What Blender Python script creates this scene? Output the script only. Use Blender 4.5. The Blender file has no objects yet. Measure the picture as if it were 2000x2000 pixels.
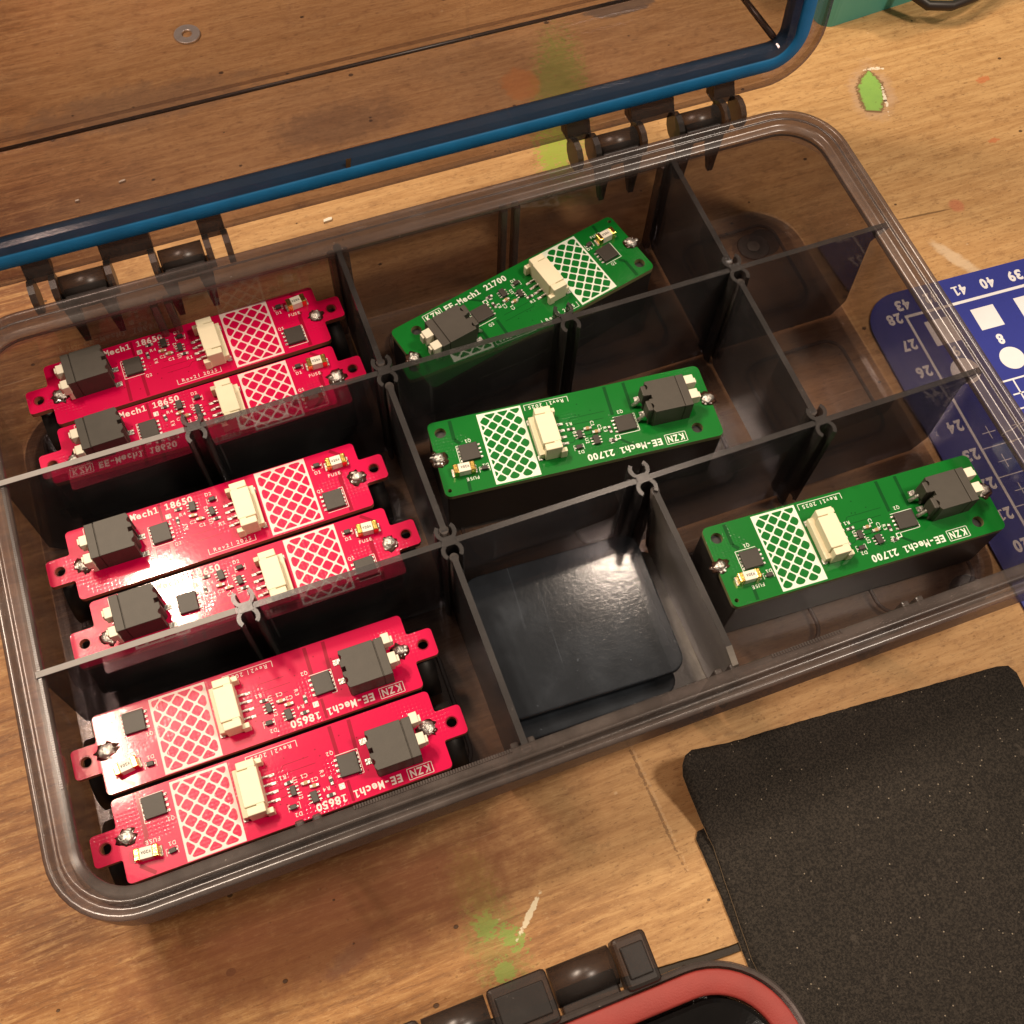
import bpy, bmesh, math, random
from mathutils import Vector, Matrix
from math import radians as R_, sin, cos, pi
random.seed(7)
S = 0.001                      # everything below is written in millimetres
sc = bpy.context.scene
col = sc.collection

# ------------------------------------------------------------------ camera
cam = bpy.data.cameras.new('camera'); camo = bpy.data.objects.new('camera', cam); col.objects.link(camo)
RB = ((0.9369820590038431, -0.34809209578018324, 0.02994184296659856),
      (-0.302436226268788, -0.8510150274360343, -0.42930845800921574),
      (0.17491983919833665, 0.39319882493887875, -0.9026614724920178))
m = Matrix(((RB[0][0], -RB[1][0], -RB[2][0]), (RB[0][1], -RB[1][1], -RB[2][1]), (RB[0][2], -RB[1][2], -RB[2][2])))
camo.matrix_world = Matrix.Translation(Vector((71.59, -45.0, 280.44)) * S) @ m.to_4x4()
cam.sensor_width = 36; cam.sensor_fit = 'HORIZONTAL'; cam.lens = 38.7
cam.clip_start = 0.005; cam.clip_end = 20
sc.camera = camo

# ------------------------------------------------------------------ world, lamps, exposure
w = bpy.data.worlds.new('World'); sc.world = w; w.use_nodes = True
bg = w.node_tree.nodes['Background']; bg.inputs[0].default_value = (1.0, 0.80, 0.62, 1); bg.inputs[1].default_value = 0.18

def lamp(name, loc, target, size, power, colr, size_y=None, shape='DISK'):
    l = bpy.data.lights.new(name, 'AREA'); l.shape = shape; l.size = size * S
    if size_y: l.size_y = size_y * S
    l.energy = power; l.color = colr
    o = bpy.data.objects.new(name, l); col.objects.link(o); o.location = Vector(loc) * S
    d = Vector(target) * S - o.location
    o.rotation_euler = d.to_track_quat('-Z', 'Y').to_euler()
    return o
WARM = (1.0, 0.80, 0.60)
lamp('ceiling_lamp', (-72, 398, 720), (90, 70, 0), 60, 3.4, WARM)
lamp('desk_lamp', (-147, 285, 700), (-147, 285, 0), 36, 2.5, WARM, 120, 'RECTANGLE')
lamp('room_panel_lamp', (-150, 290, 760), (100, 60, 0), 190, 0.8, WARM, 260, 'RECTANGLE')
lamp('second_ceiling_lamp', (338, 300, 720), (150, 70, 0), 50, 0.85, WARM)
lamp('side_lamp', (560, -120, 880), (150, 60, 0), 130, 5.0, (1.0, 0.84, 0.66))
sc.view_settings.view_transform = 'Standard'; sc.view_settings.look = 'None'
sc.view_settings.exposure = 0.0; sc.view_settings.gamma = 1.0; sc.view_settings.use_curve_mapping = False
sc.cycles.max_bounces = 14; sc.cycles.transparent_max_bounces = 48; sc.cycles.glossy_bounces = 5
sc.cycles.diffuse_bounces = 4; sc.cycles.caustics_reflective = False; sc.cycles.caustics_refractive = False
sc.cycles.use_denoising = True; sc.cycles.sample_clamp_indirect = 6

# ------------------------------------------------------------------ materials
class NT:
    def __init__(s, name):
        s.m = bpy.data.materials.new(name); s.m.use_nodes = True; s.t = s.m.node_tree; s.t.nodes.clear()
        s.out = s.n('ShaderNodeOutputMaterial')
    def n(s, t, **k):
        x = s.t.nodes.new(t)
        for a, b in k.items(): setattr(x, a, b)
        return x
    def l(s, a, b): s.t.links.new(a, b)
    def val(s, sock, v):
        if hasattr(v, 'is_output') or isinstance(v, bpy.types.NodeSocket): s.l(v, sock)
        else: sock.default_value = v
    def math(s, op, a, b=0.0, c=None, clamp=False):
        x = s.n('ShaderNodeMath', operation=op, use_clamp=clamp); s.val(x.inputs[0], a); s.val(x.inputs[1], b)
        if c is not None: s.val(x.inputs[2], c)
        return x.outputs[0]
    def mix(s, f, a, b, mode='MIX'):
        x = s.n('ShaderNodeMix', data_type='RGBA', blend_type=mode); s.val(x.inputs[0], f)
        for i, v in ((6, a), (7, b)):
            s.val(x.inputs[i], v if not isinstance(v, tuple) or len(v) == 4 else (*v, 1))
        return x.outputs[2]
    def obj(s, scale=(1, 1, 1), loc=(0, 0, 0), rot=(0, 0, 0)):
        tc = s.n('ShaderNodeTexCoord'); mp = s.n('ShaderNodeMapping'); s.l(tc.outputs['Object'], mp.inputs[0])
        mp.inputs['Scale'].default_value = scale; mp.inputs['Location'].default_value = loc; mp.inputs['Rotation'].default_value = rot
        return mp.outputs[0]
    def noise(s, vec, scale, detail=4, rough=0.55, dist=0.0):
        x = s.n('ShaderNodeTexNoise'); s.l(vec, x.inputs['Vector']); x.inputs['Scale'].default_value = scale
        x.inputs['Detail'].default_value = detail; x.inputs['Roughness'].default_value = rough; x.inputs['Distortion'].default_value = dist
        return x.outputs['Fac']
    def ramp(s, f, stops):
        x = s.n('ShaderNodeValToRGB'); s.l(f, x.inputs[0]); e = x.color_ramp.elements
        while len(e) < len(stops): e.new(0.5)
        for k, (p, c) in zip(e, stops): k.position = p; k.color = (*c, 1) if isinstance(c, tuple) else (c, c, c, 1)
        return x.outputs[0]
    def step(s, f, lo, hi):
        x = s.n('ShaderNodeMapRange', interpolation_type='SMOOTHSTEP'); s.val(x.inputs[0], f)
        x.inputs[1].default_value = lo; x.inputs[2].default_value = hi
        return x.outputs[0]
    def bump(s, h, dist, strength=1.0, normal=None):
        x = s.n('ShaderNodeBump'); s.val(x.inputs['Height'], h); x.inputs['Distance'].default_value = dist; x.inputs['Strength'].default_value = strength
        if normal is not None: s.l(normal, x.inputs['Normal'])
        return x.outputs[0]
    def pbr(s, color, rough=0.5, metal=0.0, normal=None, spec=0.5, coat=0.0, coat_rough=0.1, ior=1.5):
        b = s.n('ShaderNodeBsdfPrincipled')
        s.val(b.inputs['Base Color'], color if not isinstance(color, tuple) or len(color) == 4 else (*color, 1))
        s.val(b.inputs['Roughness'], rough); s.val(b.inputs['Metallic'], metal); s.val(b.inputs['Specular IOR Level'], spec)
        b.inputs['Coat Weight'].default_value = coat; b.inputs['Coat Roughness'].default_value = coat_rough; b.inputs['IOR'].default_value = ior
        if normal is not None: s.l(normal, b.inputs['Normal']); s.l(normal, b.inputs['Coat Normal'])
        s.l(b.outputs[0], s.out.inputs[0]); return b

def simple(name, color, rough=0.5, metal=0.0, var=0.12, nscale=300, bump=0.0, bscale=2500, **k):
    t = NT(name); v = t.obj(); n = t.noise(v, nscale, 3)
    c = t.mix(n, tuple(x * (1 - var) for x in color), tuple(min(1, x * (1 + var)) for x in color))
    nn = t.bump(t.noise(v, bscale, 3), bump * S) if bump else None
    t.pbr(c, rough, metal, nn, **k); return t.m

def tinted(name, clear, dark, rough=0.06, haze=0.03, haze_col=(0.12, 0.10, 0.09), scratch=0.03, hz_scale=60, refl=0.035):
    """Smoky see-through plastic: each face lets tinted light straight through, more absorbing seen edge-on."""
    t = NT(name); v = t.obj()
    lw = t.n('ShaderNodeLayerWeight'); lw.inputs[0].default_value = 0.35
    e = t.math('POWER', lw.outputs['Facing'], 2.2)
    c = t.mix(e, clear, dark)
    tr = t.n('ShaderNodeBsdfTransparent'); t.l(c, tr.inputs[0])
    sn = t.noise(v, 900, 3); wn = t.noise(t.obj((1, 14, 3)), 300, 4)
    nn = t.bump(t.math('ADD', sn, t.math('MULTIPLY', wn, 0.5)), 0.010 * S * (0.3 + scratch * 20))
    gl = t.n('ShaderNodeBsdfGlossy'); gl.inputs['Roughness'].default_value = rough; gl.inputs[0].default_value = (0.95, 0.95, 1, 1); t.l(nn, gl.inputs['Normal'])
    df = t.n('ShaderNodeBsdfDiffuse'); df.inputs[0].default_value = (*haze_col, 1)
    smudge = t.step(t.noise(v, hz_scale, 5, 0.65), 0.40, 0.75)
    sc1 = t.step(t.noise(t.obj((420, 9, 9), rot=(0.3, 0.2, 0.7)), 1.0, 2, 0.5, 1.0), 0.72, 0.76); sc2 = t.step(t.noise(t.obj((11, 380, 11), rot=(0.1, 0.5, 0.4)), 1.0, 2, 0.5, 1.5), 0.73, 0.77)
    dust = t.step(t.noise(v, 900, 2, 0.5), 0.74, 0.78)
    smudge = t.math('ADD', smudge, t.math('MULTIPLY', t.math('ADD', t.math('ADD', sc1, sc2), dust), 2.2))
    mx = t.n('ShaderNodeMixShader'); t.l(t.math('MULTIPLY_ADD', smudge, haze, haze), mx.inputs[0]); t.l(tr.outputs[0], mx.inputs[1]); t.l(df.outputs[0], mx.inputs[2])
    fr = t.n('ShaderNodeFresnel'); fr.inputs[0].default_value = 1.45; t.l(nn, fr.inputs['Normal'])
    # back faces of a solid would show total reflection in the Fresnel node: use the same facing curve instead
    f2 = t.math('MULTIPLY_ADD', t.math('POWER', lw.outputs['Facing'], 4.0), 0.55, refl)
    m2 = t.n('ShaderNodeMixShader'); t.l(f2, m2.inputs[0]); t.l(mx.outputs[0], m2.inputs[1]); t.l(gl.outputs[0], m2.inputs[2])
    t.l(m2.outputs[0], t.out.inputs[0]); return t.m

def wood_material():
    t = NT('worn_wood'); tc = t.n('ShaderNodeTexCoord')
    base = tc.outputs['Object']
    ro = R_(-1.5)
    def mp(scale, loc=(0, 0, 0)):
        x = t.n('ShaderNodeMapping'); t.l(base, x.inputs[0]); x.inputs['Scale'].default_value = scale; x.inputs['Location'].default_value = loc
        x.inputs['Rotation'].default_value = (0, 0, -ro); return x.outputs[0]
    big = t.noise(mp((7, 26, 1)), 1.0, 5, 0.65, 0.7)
    fib = t.noise(mp((40, 520, 1)), 1.0, 7, 0.72, 0.6)
    fine = t.noise(mp((330, 1300, 1)), 1.0, 5, 0.8)
    mott = t.noise(mp((180, 260, 1), (1, 4, 0)), 1.0, 5, 0.75)
    blot = t.noise(mp((16, 24, 1), (3, 1, 0)), 1.0, 6, 0.68)
    c = t.ramp(big, [(0.34, (0.150, 0.050, 0.014)), (0.50, (0.29, 0.125, 0.040)), (0.68, (0.43, 0.220, 0.083))])
    c = t.mix(t.math('MULTIPLY', t.step(fib, 0.48, 0.66), 0.60), c, (0.55, 0.33, 0.150))
    c = t.mix(t.math('MULTIPLY', t.step(fib, 0.50, 0.36), 0.60), c, (0.13, 0.045, 0.013))
    c = t.mix(t.math('MULTIPLY', t.step(blot, 0.52, 0.66), 0.45), c, (0.20, 0.095, 0.042))
    sep = t.n('ShaderNodeSeparateXYZ'); t.l(base, sep.inputs[0])
    X = t.math('MULTIPLY', sep.outputs[0], 1000.0); Y = t.math('MULTIPLY', sep.outputs[1], 1000.0)
    # lighter towards the right and back of the bench, redder in the front left
    c = t.mix(1.0, c, (1.0, 0.965, 0.84), 'MULTIPLY')
    gx = t.step(t.math('ADD', t.math('ADD', X, t.math('MULTIPLY', Y, 0.25)), t.math('MULTIPLY', t.math('SUBTRACT', blot, 0.5), 120.0)), 40, 150)
    c = t.mix(t.math('MULTIPLY', gx, 0.84), c, t.mix(t.step(fib, 0.35, 0.65), (0.48, 0.27, 0.108), (0.60, 0.37, 0.165)))
    c = t.mix(t.math('MULTIPLY', t.step(mott, 0.52, 0.70), 0.30), c, (0.62, 0.37, 0.155))
    c = t.mix(t.math('MULTIPLY', t.step(mott, 0.48, 0.32), 0.40), c, (0.19, 0.085, 0.032))
    c = t.mix(t.math('MULTIPLY', t.step(fine, 0.54, 0.66), 0.30), c, (0.66, 0.43, 0.21))
    c = t.mix(t.math('MULTIPLY', t.step(fine, 0.46, 0.34), 0.55), c, (0.12, 0.048, 0.016))
    sx = t.n('ShaderNodeMapping'); t.l(base, sx.inputs[0]); sx.inputs['Rotation'].default_value = (0, 0, R_(67)); sx.inputs['Scale'].default_value = (9, 420, 1)
    scr = t.noise(sx.outputs[0], 1.0, 2, 0.5, 1.2)
    c = t.mix(t.math('MULTIPLY', t.step(scr, 0.735, 0.775), 0.45), c, (0.72, 0.54, 0.34))
    dn = t.noise(mp((160, 160, 1)), 1.0, 4, 0.7)
    dn2 = t.noise(mp((700, 900, 1)), 1.0, 3, 0.7)
    def ell(cx, cy, rx, ry, ang=0.0, warp=0.6, soft=0.25, grain=0.0):
        dx = t.math('SUBTRACT', X, cx); dy = t.math('SUBTRACT', Y, cy); ca, sa = cos(R_(ang)), sin(R_(ang))
        u = t.math('DIVIDE', t.math('ADD', t.math('MULTIPLY', dx, ca), t.math('MULTIPLY', dy, sa)), rx)
        v = t.math('DIVIDE', t.math('ADD', t.math('MULTIPLY', dx, -sa), t.math('MULTIPLY', dy, ca)), ry)
        d = t.math('ADD', t.math('MULTIPLY', u, u), t.math('MULTIPLY', v, v))
        d = t.math('ADD', d, t.math('MULTIPLY', t.math('SUBTRACT', dn, 0.5), warp * 4))
        if grain: d = t.math('ADD', d, t.math('MULTIPLY', t.math('SUBTRACT', dn2, 0.5), grain * 6))
        return t.step(d, 1.0 + soft, 1.0 - soft)
    def stain_or_shadow(c, colr, k, *a, **kw): return t.mix(t.math('MULTIPLY', ell(*a, **kw), k), c, colr)
    G = (0.22, 0.36, 0.045)
    c = stain_or_shadow(c, G, .55, 195, 216, 9, 34, -20, warp=.5, soft=.6, grain=.8)
    c = stain_or_shadow(c, (0.35, 0.45, 0.06), .7, 186, 197, 6, 9, -15, warp=.4, soft=.4, grain=1.0)
    c = stain_or_shadow(c, (0.62, 0.24, 0.06), .6, 186, 230, 6.5, 7.5, 0, warp=.4, grain=.3)
    c = stain_or_shadow(c, (0.10, 0.09, 0.085), .7, 233, 254, 13, 4, 0, warp=.7)
    c = stain_or_shadow(c, (0.16, 0.11, 0.08), .45, 60, 262, 40, 9, 0, warp=.9, soft=.8)
    c = stain_or_shadow(c, (0.13, 0.07, 0.04), .5, 122, 232, 22, 9, 0, warp=.8, soft=.9)
    c = stain_or_shadow(c, (0.52, 0.35, 0.24), .55, 301.0, 187, 7.0, 12.5, -23, warp=.8, soft=.6)
    def leaf(hw, hl, soft=0.12):
        dx = t.math('SUBTRACT', X, 300.9); dy = t.math('SUBTRACT', Y, 187.6); ca, sa = cos(R_(-23)), sin(R_(-23))
        u = t.math('ADD', t.math('MULTIPLY', dx, ca), t.math('MULTIPLY', dy, sa)); v = t.math('ADD', t.math('MULTIPLY', dx, -sa), t.math('MULTIPLY', dy, ca))
        vv = t.math('DIVIDE', v, hl); q = t.math('SUBTRACT', 1.0, t.math('MULTIPLY', vv, vv))
        q = t.math('SUBTRACT', q, t.math('MULTIPLY', t.math('POWER', t.math('MAXIMUM', t.math('MULTIPLY', vv, -1.0), 0.0), 2.0), -0.35))
        wv = t.math('ADD', t.math('DIVIDE', t.math('ABSOLUTE', u), hw), t.math('ADD', t.math('MULTIPLY', t.math('SUBTRACT', dn, 0.5), 0.7), t.math('MULTIPLY', t.math('SUBTRACT', dn2, 0.5), 0.9)))
        cut = t.step(v, -hl * 0.86, -hl * 0.80)
        return t.math('MULTIPLY', t.step(t.math('SUBTRACT', q, wv), -soft, soft), cut)
    c = t.mix(t.math('MULTIPLY', leaf(5.0, 11.8), 0.85), c, (0.16, 0.085, 0.035))
    c = t.mix(leaf(3.9, 10.6), c, t.mix(dn, (0.20, 0.38, 0.09), (0.30, 0.52, 0.10)))
    c = stain_or_shadow(c, (0.85, 0.76, 0.62), .85, 307.0, 197.0, 3.6, 0.7, -12, warp=.9, soft=.2, grain=1.5)
    c = stain_or_shadow(c, (0.85, 0.78, 0.65), .85, 303.8, 182.5, 0.5, 5.0, -18, warp=.8, soft=.2, grain=1.8)
    c = stain_or_shadow(c, (0.55, 0.14, 0.05), .6, 341.5, 180, 2.6, 1.3, 10, warp=.7, grain=.8)
    c = stain_or_shadow(c, (0.55, 0.14, 0.05), .6, 330.5, 154, 2.2, 1.0, 0, warp=.7, grain=.8)
    c = stain_or_shadow(c, (0.55, 0.14, 0.05), .5, 352, 160, 1.8, 0.9, 0, warp=.5)
    c = stain_or_shadow(c, (0.50, 0.11, 0.07), .45, 303.5, 133, 2.4, 2.6, 0, warp=.4, soft=.6)
    c = stain_or_shadow(c, (0.12, 0.06, 0.02), .75, 291, 133.3, 10, .35, -5, warp=.12, soft=.4)
    c = stain_or_shadow(c, (0.75, 0.62, 0.45), .5, 292, 114, 2.2, 9, 28, warp=.9, soft=.7)
    c = stain_or_shadow(c, (0.22, 0.28, 0.06), .30, 83, -27, 6.0, 11, 0, warp=.9, soft=.8, grain=1.2)
    c = stain_or_shadow(c, (0.20, 0.36, 0.06), .65, 81.8, -23.5, 2.8, 3.0, 0, warp=.7, grain=1.3)
    c = stain_or_shadow(c, (0.20, 0.36, 0.06), .65, 87.0, -28.0, 2.4, 3.6, 30, warp=.8, grain=1.3)
    c = stain_or_shadow(c, (0.20, 0.34, 0.06), .6, 82.5, -35.0, 2.2, 3.5, 0, warp=.8, grain=1.3)
    c = stain_or_shadow(c, (0.40, 0.36, 0.06), .30, 82, -13, 5, 8, 0, warp=.9, soft=.9, grain=.8)
    c = stain_or_shadow(c, (0.78, 0.70, 0.50), .85, 92.5, -24.8, 5.4, .7, 42, warp=.9, soft=.3, grain=.6)
    c = stain_or_shadow(c, (0.07, 0.03, 0.012), .85, 22.5, -12.5, 1.2, .9, 0, warp=.2)
    c = stain_or_shadow(c, (0.10, 0.045, 0.015), .55, 131.4, -9, .40, 17, 2, warp=.9, soft=.3, grain=1.4)
    c = stain_or_shadow(c, (0.80, 0.60, 0.38), .18, 132.2, -9, .4, 17, 2, warp=1.0, soft=.4, grain=1.4)
    c = stain_or_shadow(c, (0.11, 0.07, 0.06), .5, 49, -19, 6, 2.5, 20, warp=.9, soft=.6)
    c = stain_or_shadow(c, (0.20, 0.062, 0.018), .75, 48, -10, 48, 13, 0, warp=.8, soft=.9)  # shadow of the case below its front rim, painted into the wood colour
    # plank joint with broken filler
    jy = t.math('SUBTRACT', Y, t.math('MULTIPLY_ADD', X, -0.084, -37.55))
    jn = t.math('MULTIPLY', t.math('SUBTRACT', t.noise(mp((60, 60, 1)), 1.0, 3), 0.5), 1.3)
    jd = t.math('ABSOLUTE', t.math('ADD', jy, jn))
    joint = t.step(jd, 1.15, 0.75)
    c = t.mix(joint, c, (0.02, 0.012, 0.006))
    j2 = t.step(t.math('ABSOLUTE', t.math('SUBTRACT', Y, 258.3)), 0.45, 0.22)
    # pores and nicks
    vo = t.n('ShaderNodeTexVoronoi'); t.l(mp((130, 170, 1)), vo.inputs['Vector']); vo.inputs['Scale'].default_value = 1.0
    wn = t.n('ShaderNodeTexWhiteNoise'); t.l(vo.outputs['Position'], wn.inputs['Vector'])
    r = t.math('MULTIPLY_ADD', t.math('POWER', wn.outputs['Value'], 2.5), 0.12, 0.0)
    spot = t.step(t.math('SUBTRACT', vo.outputs['Distance'], r), 0.012, -0.01)
    dark = t.math('GREATER_THAN', wn.outputs['Value'], 0.62)
    c = t.mix(t.math('MULTIPLY', t.math('MULTIPLY', spot, dark), 0.85), c, (0.045, 0.02, 0.008))
    lite = t.math('LESS_THAN', wn.outputs['Value'], 0.5)
    vo2 = t.n('ShaderNodeTexVoronoi'); t.l(mp((75, 95, 1), (5, 3, 0)), vo2.inputs['Vector']); vo2.inputs['Scale'].default_value = 1.0
    spot2 = t.step(t.math('ADD', vo2.outputs['Distance'], t.math('MULTIPLY', dn2, 0.06)), 0.075, 0.05)
    vo3 = t.n('ShaderNodeTexVoronoi'); t.l(mp((420, 520, 1), (2, 7, 0)), vo3.inputs['Vector']); vo3.inputs['Scale'].default_value = 1.0
    spot3 = t.math('MULTIPLY', t.step(vo3.outputs['Distance'], 0.20, 0.08), t.step(mott, 0.50, 0.60))
    c = t.mix(t.math('MULTIPLY', spot3, 0.45), c, (0.13, 0.055, 0.02))
    c = t.mix(t.math('MULTIPLY', spot2, 0.45), c, (0.72, 0.54, 0.34))
    h = t.math('ADD', t.math('MULTIPLY', fib, 0.5), t.math('MULTIPLY', fine, 0.5))
    h = t.math('SUBTRACT', h, t.math('ADD', t.math('MULTIPLY', joint, 6.0), t.math('ADD', t.math('MULTIPLY', spot, 0.8), t.math('MULTIPLY', spot3, 0.4))))
    nn = t.bump(h, 0.14 * S)
    rg = t.math('MULTIPLY_ADD', blot, 0.25, 0.42)
    t.pbr(c, rg, 0, nn, spec=0.35); return t.m

def mask_material(name, base, dark):
    """glossy solder mask over copper with a faint dot relief"""
    t = NT(name); v = t.obj(); n = t.noise(v, 90, 4)
    vo = t.n('ShaderNodeTexVoronoi', feature='F1'); t.l(t.obj((1, 1, 0)), vo.inputs['Vector']); vo.inputs['Scale'].default_value = 1050; vo.inputs['Randomness'].default_value = 0.12
    dots = t.step(vo.outputs['Distance'], 0.42, 0.25)
    edge = t.step(t.noise(t.obj((1, 1, 0), (0.02, 0.01, 0)), 45, 2), 0.50, 0.56)
    dd = t.math('MULTIPLY', dots, edge)
    wav = t.noise(v, 700, 3)
    c = t.mix(n, dark, base); c = t.mix(t.math('MULTIPLY', dd, 0.12), c, dark)
    nn = t.bump(t.math('ADD', t.math('MULTIPLY', dd, -0.9), t.math('MULTIPLY', wav, 0.35)), 0.020 * S)
    t.pbr(c, 0.30, 0, nn, spec=0.12, coat=0.42, coat_rough=0.065); return t.m

M = {}
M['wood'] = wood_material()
M['case'] = tinted('smoky_plastic', (0.72, 0.675, 0.675), (0.17, 0.15, 0.15), 0.10, 0.085, (0.20, 0.185, 0.182))
M['rim'] = tinted('smoky_plastic_thick', (0.60, 0.54, 0.53), (0.15, 0.125, 0.12), 0.22, 0.17, (0.26, 0.22, 0.205))
M['lid'] = tinted('smoky_plastic_lid', (0.695, 0.645, 0.65), (0.18, 0.155, 0.155), 0.12, 0.045, (0.22, 0.19, 0.18))
M['hinge'] = tinted('smoky_plastic_dark', (0.30, 0.26, 0.25), (0.08, 0.07, 0.07), 0.32, 0.12, (0.14, 0.12, 0.11))
M['divider'] = tinted('smoky_blue_plastic', (0.49, 0.48, 0.50), (0.14, 0.14, 0.15), 0.045, 0.13, (0.155, 0.155, 0.165), 0.0, refl=0.13)
M['divider_edge'] = simple('divider_rough_edge', (0.22, 0.20, 0.195), 0.5, bump=0.03)
M['divider_top'] = tinted('divider_top_edge', (0.38, 0.35, 0.345), (0.12, 0.11, 0.11), 0.25, 0.10, (0.20, 0.18, 0.175))
M['loose'] = tinted('smoky_navy_plastic', (0.34, 0.36, 0.38), (0.22, 0.23, 0.25), 0.12, 0.24, (0.070, 0.082, 0.102), 0.06)
M['frost'] = tinted('frosted_grey_plastic', (0.42, 0.40, 0.39), (0.2, 0.18, 0.17), 0.28, 0.34, (0.36, 0.32, 0.28), 0.4, refl=0.16)
M['blue_gasket'] = simple('blue_rubber', (0.010, 0.21, 0.50), 0.6, var=0.30, nscale=120, bump=0.08)
M['red_gasket'] = simple('red_rubber', (0.29, 0.036, 0.030), 0.6, var=0.25, nscale=150, bump=0.06)
M['case2'] = tinted('smoky_plastic_other_case', (0.30, 0.27, 0.27), (0.05, 0.045, 0.045), 0.10, 0.05, (0.05, 0.045, 0.045))
M['red_mask'] = mask_material('red_solder_mask', (0.66, 0.0008, 0.070), (0.58, 0.0005, 0.056))
M['red_gap'] = simple('red_mask_over_bare_board', (0.33, 0.002, 0.028), 0.3, spec=0.1, coat=0.3)
M['red_edge'] = simple('red_board_edge', (0.45, 0.13, 0.08), 0.6)
M['green_mask'] = mask_material('green_solder_mask', (0.006, 0.170, 0.022), (0.004, 0.135, 0.016))
M['green_gap'] = simple('green_mask_over_bare_board', (0.003, 0.070, 0.012), 0.35, spec=0.1, coat=0.2)
M['green_edge'] = simple('green_board_edge', (0.25, 0.24, 0.11), 0.6)
M['silk_r'] = simple('silkscreen_on_red', (0.86, 0.68, 0.64), 0.5, var=0.05)
M['silk_g'] = simple('silkscreen_on_green', (0.78, 0.85, 0.74), 0.5, var=0.05)
M['black'] = simple('black_housing', (0.055, 0.047, 0.038), 0.55, var=0.2, bump=0.03)
M['holder'] = simple('black_holder', (0.018, 0.015, 0.014), 0.5, var=0.2)
M['chip'] = simple('chip_epoxy', (0.035, 0.028, 0.022), 0.5, var=0.2, bump=0.02)
M['cream'] = simple('cream_nylon', (0.86, 0.785, 0.57), 0.45, var=0.04, bump=0.01, spec=0.4)
M['white'] = simple('white_nylon', (0.80, 0.74, 0.60), 0.5, var=0.06)
M['solder'] = simple('solder', (0.66, 0.63, 0.59), 0.40, 0.85, var=0.3, nscale=900, bump=0.5, bscale=1100)
M['flux'] = simple('burnt_flux', (0.05, 0.022, 0.014), 0.15, var=0.5, coat=1.0, coat_rough=0.05)
M['gold'] = simple('gold_plating', (0.90, 0.60, 0.16), 0.22, 1.0, bump=0.1, bscale=700)
M['ceramic'] = simple('ceramic_body', (0.82, 0.78, 0.68), 0.4, var=0.04)
M['ink'] = simple('dark_ink', (0.03, 0.03, 0.03), 0.6)
M['steel'] = simple('steel', (0.74, 0.71, 0.67), 0.38, 0.8, bump=0.06, bscale=600)
M['mlcc'] = simple('capacitor_brown', (0.40, 0.26, 0.12), 0.4)
M['mat_blue'] = simple('blue_mat', (0.018, 0.028, 0.26), 0.5, var=0.10, nscale=900, bump=0.02)
M['mat_white'] = simple('mat_print', (0.80, 0.80, 0.84), 0.5, var=0.03)
M['teal'] = simple('teal_plastic', (0.10, 0.46, 0.41), 0.40, var=0.10, nscale=40)
M['cable'] = simple('cable_rubber', (0.022, 0.016, 0.014), 0.45)
M['chipwhite'] = simple('plastic_crumb', (0.85, 0.80, 0.68), 0.5)
def grit():
    t = NT('black_abrasive_paper'); v = t.obj()
    a = t.noise(v, 1900, 3, 0.75); b = t.noise(v, 30, 4)
    c = t.mix(t.step(a, 0.36, 0.68), (0.004, 0.003, 0.0025), (0.052, 0.042, 0.033)); c = t.mix(t.math('MULTIPLY', b, 0.5), c, (0.024, 0.019, 0.016))
    vo = t.n('ShaderNodeTexVoronoi'); t.l(v, vo.inputs['Vector']); vo.inputs['Scale'].default_value = 1100
    wn = t.n('ShaderNodeTexWhiteNoise'); t.l(vo.outputs['Position'], wn.inputs['Vector'])
    g = t.math('MULTIPLY', t.step(vo.outputs['Distance'], 0.26, 0.10), t.math('GREATER_THAN', wn.outputs['Value'], 0.955))
    c = t.mix(g, c, (0.30, 0.25, 0.19))
    dust = t.math('MULTIPLY', t.step(t.noise(v, 260, 2), 0.70, 0.76), 0.35)
    c = t.mix(dust, c, (0.09, 0.075, 0.062))
    t.pbr(c, 0.8, 0, t.bump(a, 0.25 * S), spec=0.3); return t.m
M['grit'] = grit()
M['paper_edge'] = simple('paper_back', (0.45, 0.34, 0.22), 0.8)

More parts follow.
